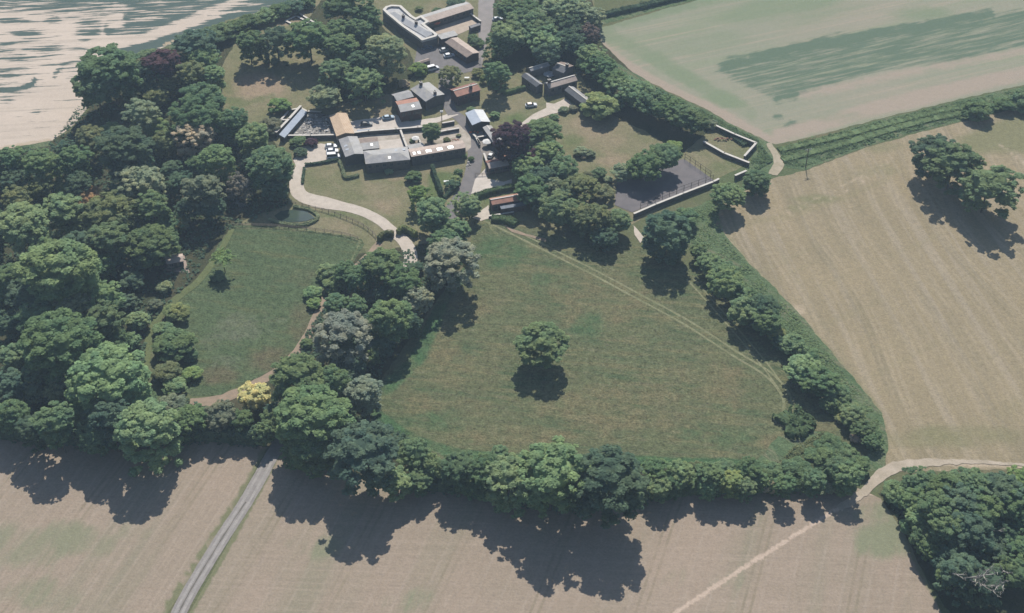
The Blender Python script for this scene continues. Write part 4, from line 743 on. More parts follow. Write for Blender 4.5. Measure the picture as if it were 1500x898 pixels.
# ---------------------------------------------------------------- buildings
def rect(q, z):
    """best upright rectangle through four surveyed eave corners A B C D; returns centre, direction of A->B, half length, half depth"""
    a, b, c, d = [at(x, y, z) for x, y in q]
    u = ((b-a)+(c-d)); u.z = 0; u.normalize(); v = Vector((-u.y, u.x, 0)); ce = (a+b+c+d)/4
    if (d-a).dot(v) < 0: v = -v
    hl = (abs((b-a).dot(u))+abs((c-d).dot(u)))/4; hd = (abs((d-a).dot(v))+abs((c-b).dot(v)))/4
    return ce, u, v, hl, hd
def block(root, q, he, rise, ridge='u', roof=SLATE, roof2=None, wall=STONE, win=0, lights=(), chims=(), over=.3, door=False, ridgecap=None, style='gable', dark=False):
    """one range of a building: wall, roof (> rooflight, chimney, ridge), windows and a door on the wall towards the fields"""
    ce, u, v, hl, hd = rect(q, he); org = root.location
    if ridge == 'v': u, v, hl, hd = v, u, hd, hl
    def L(s, t, z): return ce-Vector((org.x, org.y, 0))+u*s+v*t+Vector((0, 0, z-he))
    b = MB(); hw, hv = hl-over, hd-over
    base = [L(-hw, -hv, 0), L(hw, -hv, 0), L(hw, hv, 0), L(-hw, hv, 0)]; top = [L(-hw, -hv, he), L(hw, -hv, he), L(hw, hv, he), L(-hw, hv, he)]
    for i in range(4): b.face([base[i], base[(i+1) % 4], top[(i+1) % 4], top[i]])
    if style == 'gable':
        for s in (-hw, hw): b.face([L(s, -hv, he), L(s, hv, he), L(s, 0, he+rise*(1-over/hd)*.98)])
    b.build('wall', wall, root)
    r = MB(); th = .16
    def slab(pts, mi=0):
        n = len(pts); r.raw(pts+[p+Vector((0, 0, th)) for p in pts], [tuple(range(n-1, -1, -1)), tuple(range(n, 2*n))]+[(i, (i+1) % n, n+(i+1) % n, n+i) for i in range(n)], mi)
    g = 0.0
    if style == 'gable':
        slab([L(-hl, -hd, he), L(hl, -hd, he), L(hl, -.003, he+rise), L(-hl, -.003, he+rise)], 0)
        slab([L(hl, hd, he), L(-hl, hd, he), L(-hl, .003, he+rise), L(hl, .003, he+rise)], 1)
    elif style == 'hip':
        k = min(hd*.8, hl*.7)
        slab([L(-hl, -hd, he), L(hl, -hd, he), L(hl-k, -.003, he+rise), L(-hl+k, -.003, he+rise)], 0)
        slab([L(hl, hd, he), L(-hl, hd, he), L(-hl+k, .003, he+rise), L(hl-k, .003, he+rise)], 1)
        slab([L(-hl-.003, hd, he), L(-hl-.003, -hd, he), L(-hl+k-.003, 0, he+rise)], 1); slab([L(hl+.003, -hd, he), L(hl+.003, hd, he), L(hl-k+.003, 0, he+rise)], 0)
    elif style == 'mono':   # falls towards -v
        slab([L(-hl, -hd, he), L(hl, -hd, he), L(hl, hd, he+rise), L(-hl, hd, he+rise)], 0)
        for s in (-hw, hw): b2 = MB(); b2.face([L(s, -hv, he), L(s, hv, he), L(s, hv, he+rise)]); b2.build('wall', wall, root)
        b2 = MB(); b2.face([L(-hw, hv, he), L(hw, hv, he), L(hw, hv, he+rise), L(-hw, hv, he+rise)]); b2.build('wall', wall, root)
    elif style == 'flat':
        slab([L(-hl, -hd, he), L(hl, -hd, he), L(hl, hd, he), L(-hl, hd, he)], 0)
    ro = r.build('roof', [roof, roof2 or roof], root)
    def zroof(t):
        if style in ('gable', 'hip'): return he+rise*(1-abs(t)/hd)
        if style == 'mono': return he+rise*(t+hd)/(2*hd)
        return he
    for (s, t) in lights:      # in fractions of the half size
        s_, t_ = s*hl, t*hd; m = MB(); dv = .6; e = .22
        m.raw([L(s_-.45, t_-dv, zroof(t_-dv)+e), L(s_+.45, t_-dv, zroof(t_-dv)+e), L(s_+.45, t_+dv, zroof(t_+dv)+e), L(s_-.45, t_+dv, zroof(t_+dv)+e)], [(0, 1, 2, 3)])
        m.raw([L(s_-.45, t_-dv, zroof(t_-dv)), L(s_+.45, t_-dv, zroof(t_-dv)), L(s_+.45, t_+dv, zroof(t_+dv)), L(s_-.45, t_+dv, zroof(t_+dv)), L(s_-.45, t_-dv, zroof(t_-dv)+e), L(s_+.45, t_-dv, zroof(t_-dv)+e), L(s_+.45, t_+dv, zroof(t_+dv)+e), L(s_-.45, t_+dv, zroof(t_+dv)+e)], [(0, 1, 5, 4), (1, 2, 6, 5), (2, 3, 7, 6), (3, 0, 4, 7)])
        m.build('rooflight', SKYLIGHT, ro)
    for (s, t) in chims:
        s_, t_ = s*hl, t*hd; m = MB(); z = zroof(t_)
        pr = lambda a, bb: [L(s_-a, t_-bb, 0), L(s_+a, t_-bb, 0), L(s_+a, t_+bb, 0), L(s_-a, t_+bb, 0)]
        m.prism(pr(.5, .38), z-.3, z+1.3, 0); m.prism(pr(.58, .46), z+1.3, z+1.45, 1)
        for o_ in (-.22, .22):
            p = L(s_+o_, t_, z+1.45); m.tube([p, p+Vector((0, 0, .4))], [.13, .1], 8, 0)
        m.build('chimney', [BRICKWALL, COPING], ro)
    if ridgecap and style in ('gable', 'hip'):
        m = MB(); k = 0 if style == 'gable' else min(hd*.8, hl*.7); m.bar(L(-hl+k, 0, he+rise+th-.03), L(hl-k, 0, he+rise+th-.03), .45, .10); m.build('ridge_tiles', ridgecap, ro)
    # openings on the side that looks down the picture
    side = -1 if v.y > 0 else 1
    if win:
        for i in range(win):
            s_ = -hw+(i+.5+(.25 if door and i == win//2 else 0))*2*hw/win; z0 = max(.8, he-1.75); z1 = min(he-.35, z0+1.15)
            def Q(ds, dz, o): return L(s_+ds, side*(hv+o), z0+dz)
            m = MB(); w_, h_ = .55, z1-z0
            for (x0, x1, y0, y1) in ((-w_-.08, -w_, -.08, h_+.08), (w_, w_+.08, -.08, h_+.08), (-w_, w_, h_, h_+.08), (-w_, w_, -.08, 0), (-.03, .03, 0, h_)):
                m.raw([Q(x0, y0, .05), Q(x1, y0, .05), Q(x1, y1, .05), Q(x0, y1, .05), Q(x0, y0, -.02), Q(x1, y0, -.02), Q(x1, y1, -.02), Q(x0, y1, -.02)], [(0, 1, 2, 3), (0, 4, 5, 1), (1, 5, 6, 2), (2, 6, 7, 3), (3, 7, 4, 0)])
            f = m.build('window', FRAME, root)
            m = MB(); m.face([Q(-w_, 0, .012), Q(w_, 0, .012), Q(w_, h_, .012), Q(-w_, h_, .012)]); m.build('pane', GLASSM, f)
    if door:
        def Q(ds, dz, o): return L(ds, side*(hv+o), dz)
        m = MB(); m.raw([Q(-.5, 0, .04), Q(.5, 0, .04), Q(.5, 2.0, .04), Q(-.5, 2.0, .04), Q(-.5, 0, 0), Q(.5, 0, 0), Q(.5, 2.0, 0), Q(-.5, 2.0, 0)], [(0, 1, 2, 3), (0, 4, 5, 1), (1, 5, 6, 2), (2, 6, 7, 3), (3, 7, 4, 0)])
        d_ = m.build('door', DOORM, root); m = MB(); p = Q(.38, 1.0, .06); m.tube([p, p+Vector((0, 0, .14))], [.03, .03], 6); m.build('handle', RIM, d_)
    return ro
def building(name, label, px, cat='building'):
    p = at(*px); return tag(empty(name, p), label, cat)

# main house: long stone house with white parapets and slate inner roofs
b = building('country_house', 'long slate-roofed house with white parapet and round bay end at the top', (600, 40), 'house')
HE = 3.6
def W2(pts, z): o = b.location; return [at(x, y, z)-Vector((o.x, o.y, 0)) for x, y in pts]
out = W2([(560.5, 15.5), (565, 11), (573, 8.6), (587.5, 9.2), (604, 24.6), (609, 27.6), (617, 23.8), (629, 33), (622, 37), (641.5, 51.8), (639, 55), (618, 61), (612, 56), (588, 39.5), (567, 22)], HE)
m = MB(); m.prism(out, 0, HE-.4, 0, True, False); m.build('wall', PALEWALL, b)
ctr = sum(out, Vector())/len(out); m = MB(); n = len(out)
def inset(poly, d):
    res = []
    area = sum(poly[i].x*poly[(i+1) % len(poly)].y-poly[(i+1) % len(poly)].x*poly[i].y for i in range(len(poly))); sgn = 1 if area > 0 else -1
    for i, p in enumerate(poly):
        a = (p-poly[i-1]); c = (poly[(i+1) % len(poly)]-p); a.z = c.z = 0; a.normalize(); c.normalize()
        n1 = Vector((-a.y, a.x, 0))*sgn; n2 = Vector((-c.y, c.x, 0))*sgn; k = (n1+n2); k.normalize(); res.append(p+k*min(d/max(.4, k.dot(n1)), 2.2*d))
    return res
ins = inset(out, 1.15)
for i in range(n):
    j = (i+1) % n
    m.raw([Vector((q.x, q.y, z)) for z in (HE-.41, HE+.55) for q in (out[i], out[j], ins[j], ins[i])], [(4, 5, 6, 7), (0, 1, 5, 4), (2, 3, 7, 6)])
m.build('parapet', COPING, b)
m = MB(); m.face([Vector((q.x, q.y, HE-.2)) for q in inset(out, 1.1)]); m.build('gutter_roof', LEAD, b)
block(b, [(571, 19), (585, 12.5), (634, 51), (619, 57)], HE-.1, .9, 'v', LEAD, GREYROOF, PALEWALL, over=.2, style='hip', chims=[(-.35, -.1), (.25, .1)])
# east range, link and south wing of the same house
b2 = building('stone_range', 'long grey roofed range running right from the white-parapet house', (655, 25), 'house')
block(b2, [(613, 24), (681, 3), (695.5, 12), (631, 33)], 3.2, .75, 'u', GREYROOF, TANTILE, STONE, win=7, door=True)
b3 = building('south_wing', 'narrow wing with brown and pale roof slopes in front of the courtyard', (678, 70), 'house')
block(b3, [(656, 61), (671, 54), (702, 78.5), (679, 86)], 3.0, .7, 'v', BROWNTILE, TANTILE, BRICKWALL, win=5)
block(b3, [(639, 51.5), (664, 45.5), (672, 51.5), (648, 58)], 3.4, .35, 'u', GREYROOF, None, BRICKWALL, style='flat', win=2)
b4 = building('garden_shed', 'small brown roofed shed among shrubs below the white-parapet house', (619, 90), 'shed')
block(b4, [(610, 91.5), (626.5, 86), (631, 88.5), (615, 94)], 2.1, .35, 'u', TANTILE, BROWNTILE, TIMBER, door=True, over=.12)
b5 = building('store_hut', 'small dark store at the courtyard gate corner', (696, 40), 'shed')
block(b5, [(687, 38.5), (702, 34), (704, 37), (689, 42)], 2.0, .3, 'u', DARKSLATE, SLATE, STONE, over=.12, door=True)
# farmhouse with twin roofs
b = building('farmhouse', 'twin gabled farmhouse with grey and dark red roof slopes beside the concrete yard', (600, 152), 'house')
block(b, [(574.5, 138.5), (598.5, 132), (606, 142), (580, 149)], 4.2, .7, 'u', SLATE, GREYROOF, STONE, over=.15)
block(b, [(580, 149), (612, 143), (616, 160), (585.5, 165)], 4.2, .8, 'u', REDTILE, GREYROOF, BRICKWALL, win=4, door=True, over=.15, lights=[(.3, .5)])
b = building('farmhouse_wing', 'grey slate wing with a lit slope facing the lane, right of the twin farmhouse', (625, 137), 'house')
block(b, [(606, 131), (632, 117.5), (648, 142), (618, 149.5)], 3.8, .8, 'v', SLATE, GREYROOF, STONE, over=.15, chims=[(.75, .2), (-.8, 0)], win=2)  # left slope darker, lane slope paler: shade and sun put into the roof colours
b = building('brick_cottage', 'orange tiled brick house behind the curve of the farm lane', (684, 135), 'house')
block(b, [(663, 131), (694, 120.5), (704.5, 133), (665, 143)], 4.0, 1.0, 'u', DARKTILE, REDTILE, BRICKWALL, win=4, door=True, chims=[(.35, .35)], ridgecap=COPING)
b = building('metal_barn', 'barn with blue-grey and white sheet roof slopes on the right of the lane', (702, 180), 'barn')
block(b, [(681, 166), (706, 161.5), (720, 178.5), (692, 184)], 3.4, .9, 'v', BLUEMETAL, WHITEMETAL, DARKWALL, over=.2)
b = building('stable_range', 'long narrow slate stable range running down from the metal barn', (726, 208), 'stable')
block(b, [(707, 187), (720, 184), (733, 203), (720, 206)], 2.7, .4, 'v', GREYROOF, GREYROOF, STONE, over=.12, ridgecap=COPING)
block(b, [(720, 205), (733, 202), (744, 219), (729, 222)], 2.7, .5, 'v', DARKSLATE, SLATE, STONE, over=.12, ridgecap=COPING)
block(b, [(729, 221), (744, 218.5), (748, 229), (734, 232)], 2.7, .5, 'v', REDTILE, REDTILE, BRICKWALL, over=.12, win=1)
b = building('loose_box', 'low tan roofed stable at the foot of the slate stable range', (726, 241), 'stable')
block(b, [(711, 236), (741, 231), (745, 242), (716, 248)], 2.5, .7, 'u', DARKTILE, TANTILE, BRICKWALL, win=3, door=True, over=.12)
# the long farm range
b = building('west_barn', 'dark slate barn with two rooflights beside the white cars', (513, 215), 'barn')
block(b, [(497, 204.5), (525, 200), (532, 226), (505, 231)], 3.6, .7, 'v', SLATE, GREYROOF, STONE, lights=[(-.1, -.55), (.3, -.55)], over=.15)
b = building('courtyard_barn', 'large grey hipped barn in the middle of the long farm range', (568, 232), 'barn')
block(b, [(531, 219.5), (597, 217.5), (601, 232), (537, 243)], 4.0, .6, 'u', GREYROOF, SLATE, STONE, win=6, lights=[(.45, -.5), (.8, -.5), (.1, .5)], over=.2, style='hip')
b = building('link_barn', 'small grey roofed link between the slate barn and the pale terrace', (540, 213), 'barn')
block(b, [(526, 204), (552, 201), (557, 217.5), (530, 220)], 2.8, .5, 'u', BROWNTILE, GREYROOF, STONE, lights=[(.2, .4)], over=.12)
b = building('converted_barn', 'long pale brown roofed range with a row of rooflights left of the lane', (640, 222), 'barn')
block(b, [(598, 219.5), (676, 205.5), (684, 217), (602, 230)], 3.8, .4, 'u', TANTILE, TANTILE, STONE, win=9, door=True, over=.15, lights=[(-.85, .4), (-.68, .4), (-.38, .4), (-.28, .4), (.02, .4), (.12, .4), (.42, .4), (.52, .4)])
block(b, [(597, 213), (618, 209), (621.5, 218), (600, 221)], 2.7, .3, 'u', GREYROOF, GREYROOF, STONE, over=.1, style='flat')
b = building('straw_barn', 'rusty straw-coloured sheet roofed barn at the left end of the concrete yard', (500, 184), 'barn')
block(b, [(482, 170), (509.5, 166), (518, 196), (493, 200.5)], 2.8, .8, 'v', RUSTROOF, RUSTROOF, TIMBER, over=.15)
b = building('lean_to', 'long glass roofed lean-to against the sloping white wall by the wood', (428, 184), 'greenhouse')
block(b, [(418, 202), (449, 164.5), (443, 163), (408, 201)], 1.9, .9, 'u', BLUEMETAL, None, STONE, over=.08, style='mono')
b = building('cottage', 'long red tiled cottage with a glazed lower roof below the lane bend', (742, 300), 'cottage')
block(b, [(717, 291), (768, 282), (771, 292), (720, 301)], 2.6, .8, 'u', REDTILE, REDTILE, BRICKWALL, over=.15, ridgecap=COPING, win=5)
block(b, [(732, 301.5), (766, 296), (769, 302), (734, 308)], 1.9, .25, 'u', LEADDARK, LEADDARK, BRICKWALL, over=.1, style='mono')
# house in the trees
b = building('slate_house', 'rambling slate house with pale ridges round a shaded court under the trees', (815, 118), 'house')
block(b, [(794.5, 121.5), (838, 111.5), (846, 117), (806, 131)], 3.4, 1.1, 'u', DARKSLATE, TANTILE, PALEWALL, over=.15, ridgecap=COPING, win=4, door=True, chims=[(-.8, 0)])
block(b, [(812, 99), (826, 88), (838, 99), (822, 110)], 3.2, .9, 'v', DARKSLATE, BROWNTILE, PALEWALL, over=.15, ridgecap=COPING, chims=[(.7, 0)])
block(b, [(767, 110), (777, 107), (793, 125), (782, 130)], 3.0, .8, 'v', DARKSLATE, SLATE, PALEWALL, over=.15, win=1, lights=[(0, .4)])
block(b, [(772, 100), (800, 92), (806, 96), (778, 105)], 3.0, .7, 'u', DARKSLATE, SLATE, PALEWALL, over=.15, ridgecap=COPING)
b = building('garage', 'dark slate garage with a pale ridge beside the yellow-green bush', (850, 140), 'garage')
block(b, [(829, 131), (842, 127), (866, 149), (852, 155)], 2.6, .9, 'v', DARKSLATE, SLATE, DARKWALL, over=.15, ridgecap=COPING)
b = building('summer_house', 'pinkish timber summer house at the wood edge by the grass paddock', (256, 386), 'summer house')
block(b, [(242, 376), (266, 372), (271, 383), (244, 387)], 2.2, .5, 'u', TANTILE, TANTILE, TIMBER, over=.2, door=True, win=2)

# ---------------------------------------------------------------- walls, fences
def wall(label, pts, h=2.0, w=.42, mat=STONE, cap=COPING, name='garden_wall', cat='wall', group=None):
    p = P(pts); o = p[0]; root = tag(empty(name, o), label, cat, group)
    m, k = MB(), MB()
    h *= .78
    for a, b in zip(p[:-1], p[1:]):
        d = (b-a).normalized()*w*.5
        m.bar(a-o, b-o+d*.98, w, h-.06); k.bar(a-o-d*.1+Vector((0, 0, h-.06)), b-o+d*1.1+Vector((0, 0, h-.06)), w+.34, .12)
    m.build('wall_face', mat, root); k.build('coping', cap, root); return root
wall('pale capped wall along the near side of the tennis court', [(928, 319), (960, 305), (1000, 289), (1044, 272), (1052, 268)], 2.2)
wall('short pale wall right of the tennis court, behind the round tree', [(1076, 263), (1092, 256)], 2.2)
wall('wall of the kitchen garden, far and right sides', [(1047, 189), (1075, 202), (1107, 215), (1090, 234)], 2.2)
wall('mossy wall of the kitchen garden on the tennis court side', [(1030, 212), (1060, 229), (1096, 243)], 1.9, .5)
wall('wall between the concrete yard and the barn terrace', [(414, 203.5), (455, 203.5), (494, 202.5), (540, 197), (580, 194), (612, 191.5), (640, 189)], 2.0, .4)
wall('yard wall right of the pale barn terrace', [(587, 195), (591, 206), (596, 219)], 1.8, .35)
wall('low garden wall above the long range nearest the lane', [(639, 198), (655, 195), (672, 192)], 1.6, .35)
wall('short white wall beside the lane bend', [(648, 185), (665, 182)], 1.8, .35)
wall('crooked inner wall of the range gardens', [(613, 206), (616, 212), (622, 218)], 1.4, .35)
wall('white topped sloping wall behind the glass lean-to', [(405, 201.5), (424, 182), (441, 163)], 2.9, .6, PALEWALL)
wall('ruined low wall left of the glass lean-to', [(398, 196), (412, 178), (424, 164), (440, 161)], 1.1, .4)
wall('ruined cross wall in the small garden left of the lean-to', [(408, 178), (420, 178)], 1.0, .35)
wall('yard wall in front of the metal barn', [(693, 200), (698, 205), (716, 202)], 1.5, .35)
wall('stable yard wall beside the parasol', [(698, 206), (703, 215), (700, 208)], 1.5, .35)
wall('stable yard wall at the lane beside the tan stable', [(709, 229), (713, 240), (716, 246)], 1.7, .35)
wall('courtyard wall running down to the small dark store', [(687, 22), (696, 29), (704, 35)], 1.7, .35)
wall('low wall in front of the red tiled cottage', [(716, 319), (735, 316), (752, 313)], 1.0, .3)
wall('square stone enclosure on the top lawn', [(419, 32), (434, 25), (452, 34), (437, 41), (419, 32)], .7, .5, STONE)
wall('thin wall line crossing the top lawn beside the stone enclosure', [(437, 20), (460, 34)], .6, .4)
wall('low stone edge of the rubble yard under the big pale tree', [(440, 160), (450, 165), (470, 166)], .9, .4)
def fence(label, pts, gap=2.4, h=1.25, name='rail_fence', mat=TIMBER, rails=(.45, .85, 1.15)):
    c = P(catmull(pts, 2)); o = c[0]; root = tag(empty(name, o), label, 'fence'); m = MB(); pm = MB(); pm.box(-.07, .07, -.07, .07, 0, h); pme = pm.mesh('post', mat)
    pos = [c[0]]; acc = 0
    for a, b in zip(c[:-1], c[1:]):
        L = (b-a).length; s = gap-acc
        while s <= L: pos.append(a.lerp(b, s/L)); s += gap
        acc = L-(s-gap)
    for q in pos[:95]: ob = link('post', pme, root); ob.location = q-o
    for a, b in zip(pos[:-1], pos[1:]):
        for z in rails: m.bar(a-o+Vector((0, 0, z)), b-o+Vector((0, 0, z)), .05, .10)
    m.build('rail', mat, root); return root
fence('timber post and rail fence curving beside the gravel drive', [(424, 298), (450, 304), (480, 311), (505, 320), (530, 331), (545, 342), (554, 352)])
fence('post and rail fence along the paddock head by the pond', [(342, 332), (380, 332), (440, 336), (500, 344), (527, 352)], 3.0, 1.1)
fence('wire mesh fence at the right end of the tennis court', [(1003, 234), (1025, 249), (1045, 263)], 2.6, 2.6, 'court_fence', POLE, (1.2, 2.45))
fence('wire mesh fence along the near side of the tennis court', [(1044, 265), (1000, 281), (960, 297), (928, 310)], 3.0, 2.6, 'court_fence', POLE, (1.2, 2.45))
fence('short rail fence above the walled lawn beside the stables', [(696, 258), (716, 257), (736, 253), (750, 252)], 2.4, 1.1)

# ---------------------------------------------------------------- vehicles and small things
PAINT = {k: surf_mat('car_paint_'+k, c, None, .5, .05, rough=.3, spec=.5) for k, c in {'white': (.78, .78, .78), 'silver': (.45, .47, .48), 'blue': (.30, .42, .52), 'dark': (.05, .055, .06), 'navy': (.09, .13, .2), 'tan': (.55, .42, .32)}.items()}
def car(label, px, px2, paint, van=False, group='cars parked round the farm', roofpaint=None):
    """px nose end, px2 tail end (survey pixels)"""
    a, b = at(*px), at(*px2); ce = (a+b)/2; ang = math.atan2((a-b).y, (a-b).x); root = tag(empty('van' if van else 'car', ce, ang), label, 'van' if van else 'car', group)
    L, Wd = (4.9, 1.9) if van else (4.3, 1.76); hl = L/2
    prof = [(-hl, .45, .78), (-hl+.08, .32, .92), (-hl+.35, .28, .98), (0, .26, .98), (hl-1.1, .28, .92), (hl-.2, .34, .74), (hl, .45, .62)]
    m = MB(); rings = []
    for x, z0, z1 in prof:
        w = Wd/2*(.86 if abs(x) > hl-.1 else 1.0); rings.append([(x, -w, z0), (x, -w*1.0, (z0+z1)*.55), (x, -w*.93, z1), (x, w*.93, z1), (x, w, (z0+z1)*.55), (x, w, z0)])
    vs = [p for r_ in rings for p in r_]; fs = []
    for i in range(len(rings)-1):
        for k in range(6): fs.append((i*6+k, i*6+(k+1) % 6, (i+1)*6+(k+1) % 6, (i+1)*6+k))
    fs += [tuple(range(6)), tuple((len(rings)-1)*6+k for k in range(6))]; m.raw(vs, fs); m.build('body', PAINT[paint], root)
    top = 1.95 if van else 1.45; c0, c1, c2, c3 = (-hl+.06, -hl+.2, hl-1.75, hl-1.0) if van else (-hl+.25, -hl+.85, hl-2.0, hl-1.15)
    w0, w1 = Wd/2*.9, Wd/2*.74
    m = MB(); m.raw([(c0, -w0, .965), (c3, -w0, .925), (c3, w0, .925), (c0, w0, .965), (c1, -w1, top-.06), (c2, -w1, top-.06), (c2, w1, top-.06), (c1, w1, top-.06)], [(0, 1, 5, 4), (1, 2, 6, 5), (2, 3, 7, 6), (3, 0, 4, 7), (4, 5, 6, 7)])
    m.build('windows', PAINT[paint] if van and False else GLASSM, root)
    m = MB(); m.raw([(c1-.06, -w1-.03, top-.055), (c2+.06, -w1-.03, top-.055), (c2+.06, w1+.03, top-.055), (c1-.06, w1+.03, top-.055), (c1, -w1+.06, top), (c2, -w1+.06, top), (c2, w1-.06, top), (c1, w1-.06, top)], [(0, 1, 5, 4), (1, 2, 6, 5), (2, 3, 7, 6), (3, 0, 4, 7), (4, 5, 6, 7)])
    m.build('roof', PAINT[roofpaint or paint], root)
    for sx in (-hl+.8, hl-.85):
        for sy in (-1, 1):
            m = MB(); m.tube([(sx, sy*(Wd/2-.2), .32), (sx, sy*(Wd/2+.01), .32)], [.32, .32], 14); w_ = m.build('wheel', RUBBER, root)
            m = MB(); m.tube([(sx, sy*(Wd/2), .32), (sx, sy*(Wd/2+.025), .32)], [.2, .19], 10); m.build('rim', RIM, w_)
    for sy in (-.6, .6):
        m = MB(); m.box(hl-.1, hl-.0, sy-.17, sy+.17, .6, .7); m.build('headlight', SKYLIGHT, root)
    return root
car('white car topmost in the row of three beside the slate barn', (495, 215.5), (475, 216.5), 'white')
car('white car in the middle of the row of three beside the slate barn', (496.5, 222.5), (477.5, 223.5), 'white')
car('white van lowest in the row of three beside the slate barn', (498, 230), (480, 231.5), 'white', True)
car('pale blue car on the concrete yard in front of the farmhouse', (576, 173), (562, 175), 'blue')
car('dark car standing on the concrete yard by the straw barn', (545, 183), (529, 184), 'dark')
car('silver car parked in the courtyard against the long grey range', (667.5, 22.5), (675, 27), 'silver')
car('silver car upper of two parked in shade below the brown wing', (658, 74), (646, 76), 'silver')
car('silver-white car lower of two parked in shade below the brown wing', (664, 82), (652, 84), 'white')
car('navy car in deep shade in front of the white-parapet house', (631, 70.5), (620, 72), 'navy')
car('silver car under the trees on the right of the upper drive', (735, 29), (723, 30.5), 'silver')
car('white van half hidden by shrubs below the garden shed', (638, 101), (630, 103), 'white', True)
car('white and tan car on the small lawn beside the house drive', (785, 155), (771, 156.5), 'white', False, roofpaint='tan')
car('dark car in the stable yard below the parasol', (722, 226), (717, 233), 'dark')
def trailer():
    a, b = at(543, 194), at(523, 195.5); ce = (a+b)/2; root = tag(empty('flat_trailer', ce, math.atan2((a-b).y, (a-b).x)), 'long low flat trailer with a blue cover beside the yard wall', 'trailer')
    m = MB(); m.box(-2.4, 2.4, -.9, .9, .55, .75); m.box(2.4, 3.3, -.06, .06, .5, .6); m.build('bed', TIMBER, root)
    m = MB(); m.box(-2.3, 2.3, -.8, .8, .752, 1.05); m.build('cover', PAINT['navy'], root)
    for sy in (-1, 1): m = MB(); m.tube([(-.3, sy*.92, .3), (-.3, sy*1.08, .3)], [.3, .3], 12); m.build('wheel', RUBBER, root)
trailer()
def parasol(label, px, r, mat, h=2.4):
    root = tag(empty('parasol', at(*px)), label, 'parasol'); m = MB(); m.tube([(0, 0, 0), (0, 0, h+.1)], [.03, .03], 8); m.build('pole', TIMBER, root)
    m = MB(); m.tube([(0, 0, 0), (0, 0, .1)], [.35, .3], 12); m.build('base', STONE, root)
    m = MB(); n = 8; e = [(r*math.cos(2*math.pi*k/n), r*math.sin(2*math.pi*k/n), h-.45) for k in range(n)]; m.raw(e+[(0, 0, h)], [(k, (k+1) % n, n) for k in range(n)]); m.raw([(x, y, z-.15) for x, y, z in e]+e, [(k, (k+1) % n, n+(k+1) % n, n+k) for k in range(n)])
    m.build('canopy', mat, root)
ORANGE = surf_mat('orange_cloth', (.62, .13, .05), (.55, .11, .045), 1, .1); CREAM = surf_mat('cream_cloth', (.72, .70, .66), None, 1, .1); REDC = surf_mat('red_cover', (.48, .10, .07), (.4, .08, .06), 1, .15)
parasol('orange parasol in the paved courtyard of the white-parapet house', (639.5, 39), 1.6, ORANGE)
parasol('cream parasol in the stable yard', (713.5, 214), 1.7, CREAM)
parasol('cream parasol in the small garden behind the long range', (609, 209), 1.4, CREAM)
def trampoline():
    root = tag(empty('trampoline', at(804, 111)), 'round pale trampoline in the shaded court of the slate house', 'trampoline'); r = 2.0
    m = MB(); pts = [(r*math.cos(a), r*math.sin(a), .8) for a in [2*math.pi*k/28 for k in range(29)]]; m.tube(pts, [.07]*29, 6, 0, False); fr = m.build('frame', RIM, root)
    m = MB(); m.face([(r*.97*math.cos(2*math.pi*k/28), r*.97*math.sin(2*math.pi*k/28), .8) for k in range(28)]); m.build('jumping_mat', SKYLIGHT, root)
    for k in range(6): a = k*math.pi/3; m = MB(); m.tube([(r*math.cos(a), r*math.sin(a), 0), (r*math.cos(a), r*math.sin(a), .76)], [.04, .04], 6); m.build('leg', RIM, root)
trampoline()
def heap(name, label, cat, px, rx, ry, h, mat, seed, n=14):
    r = random.Random(seed); m = MB()
    for k in range(n):
        a = r.uniform(0, 6.28); q = r.uniform(0, 1)**.6; x, y = math.cos(a)*q*rx, math.sin(a)*q*ry; s = r.uniform(.25, .55)*h/1.0; z = max(0, h*(1-q)*.7)
        cv = ICO1[0]*np.array([s*1.3, s, s*.8])*np.random.RandomState(seed+k).uniform(.75, 1.2, (len(ICO1[0]), 1))+np.array([x, y, z+s*.45]); m.raw(cv.tolist(), ICO1[1])
    m2 = m.build(name, mat); m2.location = at(*px); tag(m2, label, cat); return m2
heap('tarpaulin_heap', 'orange-red tarpaulin heap in the yard below the metal barn', 'heap', (694, 194), 1.8, .7, .9, ORANGE, 4, 9)
heap('stone_heap', 'pale heap of stones on the bramble patch', 'heap', (1163, 612), 1.4, 1.0, 1.0, COPING, 8)
heap('soil_heap', 'long reddish soil heap in the kitchen garden', 'heap', (1060, 205), 3.6, 1.4, .8, surf_mat('red_soil', (.34, .19, .12), None, 1, .3), 12, 26)
heap('rock_cluster', 'pale rocks under the right shrub of the lawn pair', 'rocks', (851, 229), 1.1, .8, .7, STONE, 15, 8)
heap('rock_cluster', 'white boulders on the verge where the lane bends below the long range', 'rocks', (687, 241), .8, 3.0, .6, COPING, 31, 12)
heap('log_pile', 'brown log pile along the verge of the concrete yard', 'heap', (558, 192), 3.0, .6, .7, TIMBER, 17, 14)
heap('red_flower_bed', 'red and white planting in the garden behind the long range', 'flower bed', (664, 206), 2.4, .8, .5, REDC, 19, 12)
r_ = random.Random(5); mats_ = [STONE, COPING, DARKWALL, TIMBER, RIM]; wr = {0: 'grey', 1: 'pale', 2: 'dark', 3: 'brown', 4: 'metallic'}
scrap_n = 0
while scrap_n < 34:
    px, py = r_.uniform(430, 492), r_.uniform(168, 201)
    if px < 430+(201-py)*.62+4 or px > 480+(py-168)*.33: continue
    k = r_.randrange(5); s = r_.uniform(.5, 1.2)
    h_ = heap('scrap_heap', '%s piece of scrap lying in the rubble yard left of the straw barn' % wr[k], 'scrap', (px, py), s, s*.6, s*.7, mats_[k], 100+scrap_n, 4); h_['group'] = 'scrap lying in the rubble yard'; scrap_n += 1
